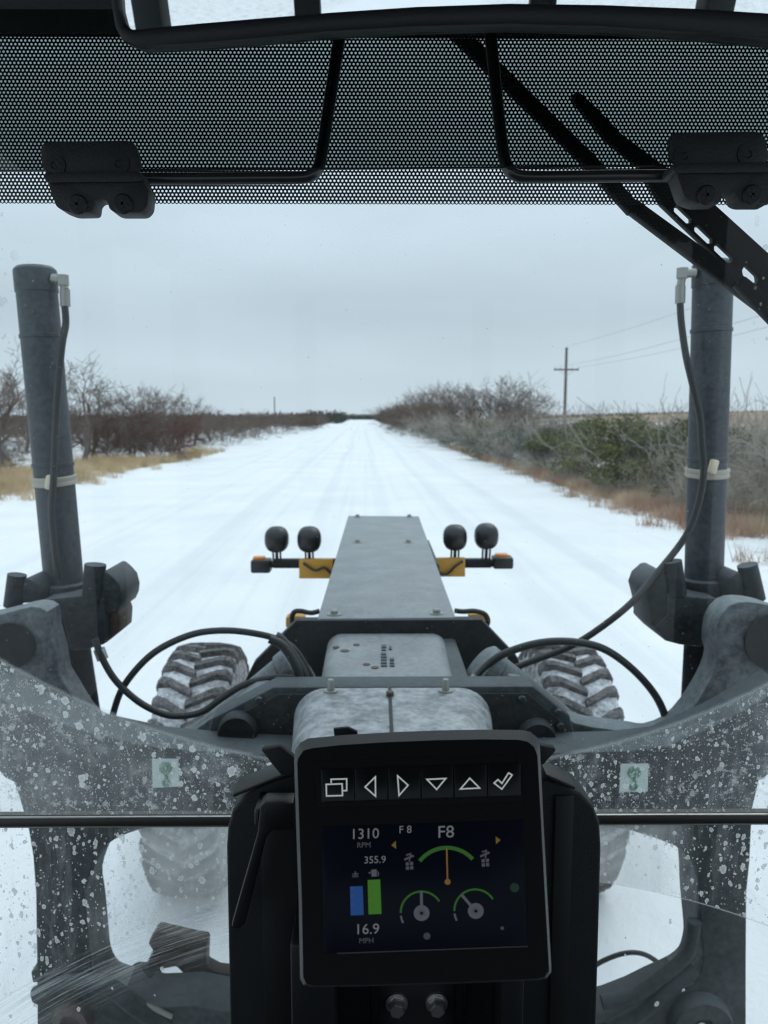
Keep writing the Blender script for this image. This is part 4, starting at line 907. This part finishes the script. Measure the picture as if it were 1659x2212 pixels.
# --- cab shell
zl = P(829, 2212, WY).z - .25                      # bottom of lower pane
zt = P(829, 78, WY).z                              # top of upper pane
zb0, zb1 = P(829, 1773.5, WY).z, P(829, 1757, WY).z
box('cab_floor', (-.80, -1.15, 1.40), (.82, .93, 1.46), M_cab, G)
box('front_wall', (-.80, WY-.02, 1.461), (.82, WY+.05, zl), M_cab, G)
box('cab_roof', (-.86, -1.25, 3.52), (.88, 1.15, 3.62), M_cab, G, .02)
box('window_header', (-.80, WY-.06, zt), (.82, WY+.006, 3.519), M_cab, G, .001)
for x in (-.80, .74):
    box('cab_pillar', (x, WY-.04, zl+.001), (x+.08, WY+.05, zt-.001), M_cab, G, .01)
    box('cab_pillar', (x, -1.15, 1.461), (x+.08, -1.05, 3.519), M_cab, G, .01)
    box('cab_pillar', (x, -.30, 2.11), (x+.06, -.22, 3.519), M_cab, G, .01)
    box('side_wall', (x+.01, -1.049, 1.461), (x+.06, WY-.041, 2.10), M_cab, G)
    box('side_header', (x+.01, -1.049, 3.30), (x+.06, WY-.061, 3.518), M_cab, G)
box('rear_wall', (-.719, -1.13, 1.461), (.739, -1.07, 2.55), M_cab, G)
box('rear_header', (-.719, -1.13, 3.22), (.739, -1.07, 3.519), M_cab, G)
for x in (-.36, .28): box('rear_window_bar', (x, -1.12, 2.551), (x+.07, -1.08, 3.219), M_cab, G)
def pane(name, x0, x1, z0, z1, mat):
    o = mobj(name, [(x0, WY, z0), (x1, WY, z0), (x1, WY, z1), (x0, WY, z1)], [(0, 1, 2, 3)], mat, G); return o
up = pane('upper_windscreen', -.718, .738, zb1-.002, zt+.004, M_glass_up)
lo = pane('lower_windscreen', -.718, .738, zl-.004, zb0+.002, M_glass_lo)
box('window_seal', (-.719, WY-.009, zb0), (.739, WY+.009, zb1), M_seal, G, .0015)
box('seal_lip', (-.719, WY-.0092, zb1+.0002), (.739, WY-.006, zb1+.0016), M_bolt, G); box('seal_lip', (-.719, WY-.0092, zb0-.0016), (.739, WY-.006, zb0-.0002), M_zinc, G)
# printed dot band along the top of the windscreen (black enamel with round openings)
zf0, zf1 = P(829, 443, WY).z, zt+.003
px_, pz_ = .00425, .00425*math.sqrt(3)/2
cols = np.arange(-.60, .62, px_); rows = np.arange(zf0 + pz_*.6, zf1, pz_)
cx_, cz_ = np.meshgrid(cols, rows); cx_ = cx_ + (np.arange(len(rows)) % 2)[:, None]*px_*.5
cen = np.stack([cx_.ravel(), cz_.ravel()], 1); nC = len(cen)
an = np.arange(6)*math.pi/3 + math.pi/6
ho = np.stack([np.cos(an), np.sin(an)], 1)*px_/math.sqrt(3)*1.001
hi = np.stack([np.cos(an), np.sin(an)], 1)*px_*.312
Vx = np.concatenate([cen[:, None, :] + ho[None], cen[:, None, :] + hi[None]], 1).reshape(-1, 2)
V = np.stack([Vx[:, 0], np.full(len(Vx), WY-.0025), Vx[:, 1]], 1)
F = np.concatenate([np.arange(nC)[:, None]*12 + np.array([[k, (k+1) % 6, 6+(k+1) % 6, 6+k]]) for k in range(6)], 0)
me = bpy.data.meshes.new('dotted_band'); me.vertices.add(len(V)); me.vertices.foreach_set('co', V.ravel())
me.loops.add(F.size); me.loops.foreach_set('vertex_index', F.ravel().astype(np.int32)); me.polygons.add(len(F)); me.polygons.foreach_set('loop_start', np.arange(0, F.size, 4, dtype=np.int32))
me.update(calc_edges=True); me.materials.append(M_frit)
fo = bpy.data.objects.new('dotted_band', me); C.objects.link(fo); fo.parent = up; fo['label'] = 'black dot-perforated shade band along the top of the windscreen'; fo['kind'] = 'stuff'

# --- windscreen wiper (outside the glass)
QY = WY + .035
def strip(name, a, b, wa, wb, Y, th, mat, parent, bevel=.002):
    a, b = Vector((*a, 0)), Vector((*b, 0)); d = (b-a).normalized(); n = Vector((-d.y, d.x, 0))
    pts = [a+n*wa/2, b+n*wb/2, b-n*wb/2, a-n*wa/2]
    return pix_prism(name, [(p.x, p.y) for p in pts], Y, th, mat, parent, bevel)
wp = strip('windscreen_wiper', (1760, 732), (1366, 440), 40, 30, QY, .016, M_wiper, G)
strip('wiper_blade', (1374, 452), (1262, 330), 30, 30, QY+.001, .014, M_wiper, wp)
strip('wiper_blade', (1264, 334), (985, 62), 30, 34, QY+.002, .012, M_wiper, wp)
def slot(u, v, l, wd, taper=0.0):
    d = Vector((.722, .692)); n_ = Vector((-.692, .722)); c = Vector((u, v))
    q = [c - d*l/2 - n_*wd/2, c + d*l/2*(1-taper) - n_*wd/2, c + d*l/2 + n_*wd/2, c - d*l/2*(1-taper) + n_*wd/2]
    return [P(p.x, p.y, QY+.012) for p in rpoly0(q, 6)]
def rpoly0(pts, r):
    out = []
    for i in range(4):
        p, a, b = pts[i], pts[i-1], pts[(i+1) % 4]
        out += [p + (a-p).normalized()*r, p + (b-p).normalized()*r]
    return out
pix_prism('wiper_frame', [(1376, 350), (1432, 352), (1480, 396), (1535, 432), (1720, 600), (1740, 740), (1640, 640), (1430, 440)], QY+.012, .012, M_wiper, wp, .0015,
          holes=[slot(1476, 463, 48, 17), slot(1521, 506, 50, 17), slot(1564, 547, 50, 18), slot(1622, 594, 50, 22, .3)])
pix_prism('wiper_tip', [(1236, 204), (1250, 196), (1290, 232), (1345, 290), (1428, 352), (1374, 352), (1310, 300), (1240, 216)], QY+.012, .011, M_wiper, wp, .0015)
strip('wiper_arm', (1780, 770), (1600, 606), 64, 30, QY-.014, .012, M_wiper, wp)

# ------------------------------------------------------------------ things in the cab
link = _link0
# --- steering console
SC = empty('steering_console', (0, .66, 1.46)); tag(SC, 'black grained plastic steering console standing behind the display monitor', 'console')
def into(o, e):
    o.parent = e; o.matrix_parent_inverse = Matrix.Translation(-e.location); return o
KY = .615
body = [(489, 2420), (489, 1830), (492, 1788), (502, 1752), (524, 1724), (556, 1702), (600, 1684), (640, 1674), (1160, 1680), (1215, 1694), (1255, 1714), (1282, 1742), (1296, 1778), (1299, 1830), (1299, 2420)]
def low(pts, zmin=1.47): return pts
b0 = [P(u, v, KY) for u, v in body]; b0[0].z = 1.462; b0[-1].z = 1.462
cb = into(prism('body', [b0], (0, .04, 0), M_dash, None, .012, seg=4), SC)
def kbox(name, u0, u1, v0, v1, Y0, dep, mat, bevel=.003):
    a, b = P(u0, v1, Y0), P(u1, v0, Y0)
    return into(box(name, (a.x, Y0, a.z), (b.x, Y0+dep, b.z), mat, None, bevel), SC)
kbox('recess', 577, 640, 1772, 2420, KY-.003, .002, M_channel, .0005)
kbox('recess', 1180, 1240, 1720, 2420, KY-.003, .002, M_channel, .0005)
kbox('column_rail', 632, 724, 2040, 2420, KY-.05, .046, M_dash2, .004)
kbox('column_rail', 1076, 1136, 2040, 2420, KY-.05, .046, M_dash2, .004)
kbox('recess', 724, 815, 2040, 2420, KY-.012, .008, M_dash2, .001)
kbox('recess', 815, 985, 2040, 2420, KY-.012, .008, M_channel, .001)
kbox('guide_rod', 800, 816, 2060, 2420, KY-.03, .014, M_bezel, .003)
kbox('guide_rod', 984, 1012, 2060, 2420, KY-.03, .014, M_bezel, .003)
for (u, v) in ((857, 2165), (943, 2164)):
    p = P(u, v, KY-.012)
    into(lathe('bolt', [(0, .0085), (-.003, .0085), (-.0035, .0072), (-.010, .0070), (-.0115, .006), (-.0116, .002)], p, (0, 1, 0), M_bolt, None, 6, 30), SC)
    into(lathe('bolt_washer', [(0, .0096), (-.0025, .0096)], p, (0, 1, 0), M_bolt, None, 20), SC)
# plastic fins at the console's shoulders
into(pix_prism('shoulder_strip', [(500, 1716), (626, 1666), (634, 1668), (634, 1676), (560, 1700), (504, 1724)], KY-.006, .03, M_dash2, None, .003), SC)
into(pix_prism('shoulder_strip', [(1180, 1672), (1245, 1700), (1243, 1708), (1180, 1684)], KY-.006, .03, M_dash2, None, .003), SC)
into(pix_prism('shoulder_fin', [(562, 1620), (606, 1612), (640, 1640), (640, 1676), (606, 1676)], KY-.02, .008, M_dash, None, .002), SC)
into(pix_prism('shoulder_fin', [(1150, 1608), (1199, 1616), (1202, 1622), (1175, 1652), (1150, 1660)], KY-.02, .008, M_dash, None, .002), SC)
into(pix_prism('shoulder_fin', [(720, 1575), (752, 1572), (772, 1581), (774, 1620), (726, 1620)], KY-.02, .004, M_dash, None, .001), SC)
# tilt lock lever
lv = into(pix_prism('tilt_lever', [(562, 1742), (572, 1734), (634, 1734), (634, 1794), (586, 1796), (574, 1812), (528, 1998), (518, 2007), (506, 2009), (500, 2002), (502, 1990), (556, 1800)], KY-.035, .018, M_dash2, None, .004), SC)
into(kbox('lever_pivot', 549, 566, 1748, 1790, KY-.03, .034, M_dash2, .003), SC)

# --- display monitor
MON = empty('display_monitor')
mc = P(914, 1864, .505); mn = (CAM + Vector((0.02, 0, -.03)) - mc).normalized()
def mp_(u, v, off=0.0): return PP(u, v, mc, mn) + mn*off
MON.location = P(914, 2100, .56); tag(MON, 'black display monitor with six symbol keys and glowing gauges', 'monitor')
def mon(o): o.parent = MON; o.matrix_parent_inverse = Matrix.Translation(-MON.location); return o
oc = [(632, 1640), (634, 1618), (646, 1601), (664, 1592), (740, 1585), (840, 1579), (940, 1575), (1040, 1573), (1130, 1574), (1150, 1578), (1164, 1590), (1171, 1612), (1178, 1760), (1187, 1930), (1196, 2090), (1196, 2106), (1186, 2119), (1168, 2123), (1000, 2130), (800, 2136), (668, 2138), (652, 2134), (645, 2120), (642, 1950), (637, 1800)]
ic = []
cxm, cym = 914, 1864
for (u, v) in oc:
    top = v < 1700
    ic.append((u + (10 if u < 700 else (-10 if u > 1120 else 0))*1.0, v + ((24 if v < 1600 else (20 if v < 1625 else 8)) if top else (-9 if v > 2090 else 0))))
L0 = [mp_(u, v, -.034) for u, v in oc]; L0 = [p + (mc - mn*.034 - p)*.03 for p in L0]
L1 = [mp_(u, v, -.009) for u, v in oc]; L2 = [mp_(u, v, 0) for u, v in ic]
n = len(oc); V = L0 + L1 + L2
F = [(r_*n+i, r_*n+(i+1) % n, (r_+1)*n+(i+1) % n, (r_+1)*n+i) for r_ in range(2) for i in range(n)] + [tuple(range(n)), tuple(reversed(range(2*n, 3*n)))]
hs_ = mon(mobj('housing', V, F, M_bezel, None, 40)); hs_.data.materials.append(M_chamfer)
for p_ in hs_.data.polygons:
    if p_.index in range(n, 2*n): p_.material_index = 1
def mquad(name, pts, o0, o1, mat, bevel=0.0):
    lp = [mp_(u, v, o0) for u, v in pts]
    return mon(prism(name, [lp], mn*(o1-o0), mat, None, bevel))
Z4 = lambda x, y: (603.4 + x*.3802, 1563.5 + y*.3802)
mquad('keypad', [Z4(200, 215), Z4(1340, 178), Z4(1390, 440), Z4(215, 470)], -.001, .0006, M_key)
scr = mquad('screen', [Z4(240, 585), Z4(1385, 545), Z4(1410, 1258), Z4(330, 1300), Z4(250, 1296)], -.001, .0008, M_screen, .0003)
mquad('screen_trim', [Z4(330, 1300), Z4(1410, 1260), Z4(1412, 1266), Z4(330, 1306)], 0, .0014, M_rod)
kx = [(238, 425), (428, 612), (618, 800), (806, 985), (992, 1175), (1182, 1368)]
for i, (x0, x1) in enumerate(kx):
    dy = -i*6
    mquad('key', [Z4(x0, 258+dy), Z4(x1, 252+dy), Z4(x1+4, 440+dy), Z4(x0+2, 448+dy)], .0004, .0022, M_key, .0012)
SO = .0026
def mline(name, pts, wpx, mat, off=SO, closed=True):
    """flat printed stroke: outline drawn as a ribbon on the monitor face"""
    q = [Vector((x, y, 0)) for x, y in pts]; m = len(q); I, O = [], []
    for i in range(m):
        a = q[i] - q[i-1] if (closed or i) else q[1]-q[0]
        b = q[(i+1) % m] - q[i] if (closed or i < m-1) else q[-1]-q[-2]
        a.normalize(); b.normalize(); n1 = Vector((-a.y, a.x, 0)); n2 = Vector((-b.y, b.x, 0)); nn = n1+n2
        nn = nn.normalized()/max(.35, nn.normalized().dot(n1)); I.append(q[i]+nn*wpx/2); O.append(q[i]-nn*wpx/2)
    V = [mp_(*Z4(p.x, p.y), off) for p in I+O]; k = m if closed else m-1
    F = [(i, (i+1) % m, m+(i+1) % m, m+i) for i in range(k)]
    return mon(mobj(name, V, F, mat, None))
wk = 8
mline('key_symbol', [(268, 345), (358, 342), (360, 408), (270, 411)], wk, M_sym)
mline('key_symbol', [(296, 338), (296, 316), (384, 314), (384, 380), (364, 381)], wk, M_sym, closed=False)
mline('key_symbol', [(546, 303), (547, 412), (488, 360)], wk, M_sym)
mline('key_symbol', [(672, 297), (731, 350), (680, 408)], wk, M_sym)
mline('key_symbol', [(838, 317), (944, 312), (893, 374)], wk, M_sym)
mline('key_symbol', [(1080, 310), (1136, 366), (1028, 371)], wk, M_sym)
mline('key_symbol', [(1218, 338), (1240, 318), (1262, 340), (1300, 280), (1320, 292), (1262, 372)], wk, M_sym)
def em(name, c, s): return plain(name, (0.01, 0.01, 0.01), .5, emit=c, es=s)
E_txt = em('lit_text', (.62, .66, .70), .17); E_dim = em('lit_dim_text', (.5, .52, .62), .08); E_grn = em('lit_green', (.10, .50, .02), .13); E_bar = em('lit_green_bar', (.12, .55, .01), .19)
E_blu = em('lit_blue', (.01, .14, .62), .24); E_org = em('lit_orange', (.62, .30, .05), .19); E_yel = em('lit_yellow', (.6, .42, .03), .14); E_gry = em('lit_grey', (.45, .48, .62), .11)
def text(s, x, y, hpx, mat, name='screen_text', wd=1.0):
    cu = bpy.data.curves.new('t', 'FONT'); cu.body = s; cu.size = 1.0; cu.resolution_u = 3
    ob = bpy.data.objects.new('t', cu); C.objects.link(ob)
    me = bpy.data.meshes.new_from_object(ob.evaluated_get(bpy.context.evaluated_depsgraph_get())); C.objects.unlink(ob)
    bpy.data.objects.remove(ob)
    co = np.array([v.co[:] for v in me.vertices]); h = .70; k = hpx/h
    for i, v in enumerate(me.vertices):
        xx, yy = x + co[i, 0]*k*wd, y - co[i, 1]*k; yy -= (xx-x)*.035
        v.co = mp_(*Z4(xx, yy), .0012)
    me.materials.clear(); me.materials.append(mat)
    o = bpy.data.objects.new(name, me); C.objects.link(o); return mon(o)
text('1310', 403, 655, 58, E_txt); text('RPM', 440, 704, 30, E_dim); text('F 8', 678, 622, 42, E_txt); text('F8', 896, 648, 68, E_txt, wd=1.05)
text('355.9', 480, 793, 40, E_txt); text('16.9', 428, 1195, 58, E_txt); text('MPH', 452, 1246, 30, E_dim)
def mpoly(name, pts, mat, off=.0012):
    return mon(mobj(name, [mp_(*Z4(x, y), off) for x, y in pts], [tuple(range(len(pts)))], mat, None))
mpoly('fuel_bar', [(402, 924), (474, 921), (480, 1085), (406, 1088)], E_blu); mpoly('fuel_bar', [(502, 887), (573, 883), (581, 1079), (507, 1082)], E_bar)
for y in (930, 975, 1022): mpoly('bar_tick', [(406, y), (424, y-1), (424, y+4), (406, y+5)], E_gry, .0015)
for y in (930, 978, 1022): mpoly('bar_tick', [(506, y), (528, y-1), (528, y+4), (506, y+5)], E_yel, .0015)
def arcline(cx, cy, r, a0, a1, wpx, mat, name='gauge_arc'):
    pts = [(cx+r*math.cos(R(a0+(a1-a0)*k/24)), cy-r*math.sin(R(a0+(a1-a0)*k/24))) for k in range(25)]
    return mline(name, pts, wpx, mat, .0012, False)
arcline(952, 900, 196, 142, 42, 22, E_grn); mline('gauge_needle', [(950, 706), (955, 895)], 9, E_org, .0016, False)
def disc(cx, cy, r, mat, off=.0014, name='gauge_hub'): return mpoly(name, [(cx+r*math.cos(k*math.pi/14), cy+r*math.sin(k*math.pi/14)) for k in range(28)], mat, off)
disc(955, 897, 17, E_org, .0018)
arcline(808, 1070, 118, 182, 32, 11, E_grn); arcline(808, 1075, 118, 208, 187, 11, E_gry); disc(808, 1074, 45, E_gry); mline('gauge_needle', [(806, 948), (808, 1035)], 16, E_gry, .0016, False)
arcline(1112, 1058, 118, 182, 32, 11, E_grn); arcline(1112, 1062, 118, 208, 187, 11, E_gry); disc(1115, 1062, 45, E_gry); mline('gauge_needle', [(1034, 970), (1090, 1035)], 16, E_gry, .0016, False)
for cx_0, cy_0 in ((808, 1074), (1115, 1062)): disc(cx_0, cy_0, 20, E_dim, .0019); disc(cx_0, cy_0, 9, M_screen, .0022)
mpoly('turn_arrow', [(662, 664), (664, 710), (636, 690)], E_yel); mpoly('turn_arrow', [(1228, 640), (1256, 660), (1230, 684)], E_yel)
for (x0, y0) in ((735, 760), (1165, 742)):
    mline('blade_icon', [(x0-25, y0+12), (x0+28, y0-12)], 12, E_dim, .0012, False); mline('blade_icon', [(x0-15, y0-14), (x0+10, y0-22), (x0+4, y0+22)], 8, E_dim, .0012, False)
    for (dx, dy) in ((-8, 36), (16, 34), (-7, 60), (17, 58)): mpoly('blade_icon', [(x0+dx-9, y0+dy-10), (x0+dx+9, y0+dy-10), (x0+dx+9, y0+dy+9), (x0+dx-9, y0+dy+9)], E_dim)
mpoly('pump_icon', [(522, 828), (552, 826), (554, 866), (524, 868)], E_gry); mline('pump_icon', [(556, 836), (564, 850), (560, 866)], 5, E_gry, .0012, False); mpoly('pump_icon', [(506, 846), (518, 838), (518, 854)], E_gry)
for k in range(3): mpoly('temperature_icon', [(415, 850+k*9), (450, 848+k*9), (450, 852+k*9), (415, 854+k*9)], E_dim)
mline('temperature_icon', [(432, 838), (433, 866)], 6, E_dim, .0012, False)
disc(838, 1205, 20, em('lit_faint', (.4, .42, .45), .06), .0012, 'status_icon'); disc(1265, 1160, 10, em('lit_faint2', (.5, .45, .4), .07), .0012, 'status_icon')
disc(1335, 930, 26, em('lit_faint_green', (.02, .3, .05), .04), .0012, 'status_icon')
# mount behind the monitor
pm = mp_(914, 1990, -.035); q = P(914, 1990, KY)
mon(tube('mount', [pm + mn*.004, q + Vector((0, .02, 0))], .03, M_dash2, None, 16))

# --- smoked sun visor with its hinge brackets and bent rods
VY = .805
SV = empty('sun_visor', P(829, 367, VY)); tag(SV, 'smoked transparent sun visor on two black hinge brackets, across the dotted band', 'sun visor')
def sv(o): o.parent = SV; o.matrix_parent_inverse = Matrix.Translation(-SV.location); return o
vis = [(-120, 370), (829, 364), (1780, 355), (1780, 20), (1150, 20), (829, 20), (-120, 20)]
sv(prism('panel', [[P(u, v, VY) for u, v in vis]], (0, .0001, 0), M_smoke, None, 0)); pn = SV.children[0]
me = pn.data; bm = bmesh.new(); bm.from_mesh(me); bmesh.ops.delete(bm, geom=bm.verts[:], context='VERTS')
vv = [bm.verts.new(P(u, v, VY)) for u, v in vis]; bm.faces.new(vv); bm.to_mesh(me); bm.free()
ed = [P(u, v, VY-.0005) for u, v in ((-120, 370), (829, 364), (1780, 355))]
sv(tube('panel_edge', ed, .0011, M_rod, None, 6))
def rpoly(pts, r=10, k=4):                          # rounded polygon in survey pixels
    out = []; m = len(pts)
    for i in range(m):
        p = Vector((*pts[i], 0)); a = Vector((*pts[i-1], 0)); b = Vector((*pts[(i+1) % m], 0))
        da, db = (a-p), (b-p); rr = min(r, da.length*.45, db.length*.45); pa, pb = p+da.normalized()*rr, p+db.normalized()*rr
        for j in range(k+1):
            t_ = j/k; q = pa*(1-t_)**2 + p*2*t_*(1-t_) + pb*t_*t_; out.append((q.x, q.y))
    return out
def hinge(dx, dy, rod):
    s = lambda pts: [(u+dx, v+dy) for u, v in pts]
    sv(pix_prism('hinge_leaf', rpoly(s([(86, 306), (292, 303), (306, 372), (92, 374)]), 22), VY-.008, .007, M_hinge, None, .001))
    sv(pix_prism('hinge_block', rpoly(s([(97, 376), (305, 375), (312, 398), (321, 410), (318, 446), (306, 459), (250, 459), (236, 452), (233, 436), (222, 428), (210, 428), (202, 436), (200, 458), (150, 459), (122, 448)]), 9, 3), VY-.026, .024, M_hinge, None, .004))
    sv(pix_prism('hinge_barrel', rpoly(s([(95, 372), (305, 370), (305, 392), (98, 394)]), 8), VY-.030, .03, M_hinge, None, .004))
    for (u, v) in ((168, 442), (266, 441)):
        p = P(u+dx, v+dy, VY-.026)
        sv(lathe('screw', [(.001, .0098), (-.001, .0098), (-.0026, .008), (-.0028, .003)], p, (0, 1, 0), M_hinge, None, 20))
        for (a, b) in (((-.005, -.0012), (.005, .0012)), ((-.0012, -.005), (.0012, .005))):
            sv(box('screw_slot', (p.x+a[0], p.y-.0032, p.z+a[1]), (p.x+b[0], p.y-.0024, p.z+b[1]), M_channel, None))
    for (u, v) in ((119, 358), (257, 354)):
        p = P(u+dx, v+dy, VY-.008); sv(lathe('rivet', [(.001, .0105), (-.0012, .0105), (-.0016, .004), (-.0005, .003)], p, (0, 1, 0), M_hinge, None, 18))
    sv(tube('rod', [P(u, v, VY+.010) for u, v in rod], .0062, M_rod, None, 12, 4))
hinge(0, 0, [(300, 386), (420, 386), (560, 385), (645, 384), (672, 379), (687, 364), (695, 330), (712, 220), (736, 60), (748, -40)])
hinge(1358, -20, [(1480, 380), (1350, 380), (1220, 382), (1140, 382), (1112, 377), (1096, 362), (1086, 320), (1072, 200), (1058, 60), (1048, -40)])

# --- rear-view mirror
RM = empty('rear_view_mirror'); my = .66
mp0 = P(829, 40, my); mnv = Vector((-.02, -math.cos(R(14)), -math.sin(R(14)))).normalized()
RM.location = P(829, -60, my+.06); tag(RM, 'wide black-framed rear-view mirror hanging above the sun visor', 'mirror')
def rm(o): o.parent = RM; o.matrix_parent_inverse = Matrix.Translation(-RM.location); return o
def mq(u, v, off=0): return PP(u, v, mp0, mnv) + mnv*off
fro = [(238, -150), (240, -40), (245, 20), (252, 60), (268, 90), (300, 103), (400, 100), (550, 88), (700, 74), (900, 62), (1100, 57), (1300, 62), (1500, 76), (1700, 94), (1780, 90), (1800, 40), (1800, -150)]
gin = [(262, -130), (258, -40), (262, 20), (272, 58), (290, 66), (420, 54), (560, 42), (720, 29), (900, 17), (1100, 10), (1300, 13), (1500, 21), (1700, 34), (1760, 30), (1776, -20), (1776, -130)]
rm(prism('frame', [[mq(u, v, .006) for u, v in fro], [mq(u, v, .006) for u, v in gin]], -mnv*.03, M_mframe, None, .003))
rm(prism('mirror_back', [[mq(u, v, -.012) for u, v in fro]], -mnv*.012, M_mframe, None, .002))
gl_ = mobj('mirror_glass', [mq(u, v, -.004) for u, v in gin], [tuple(range(len(gin)))], M_mirror, None); rm(gl_)
p0 = mq(1000, -100, -.02); rm(tube('mirror_stay', [p0, p0 + Vector((0, .03, .06)), Vector((p0.x, WY-.061, p0.z+.09))], .010, M_rod, None, 10))
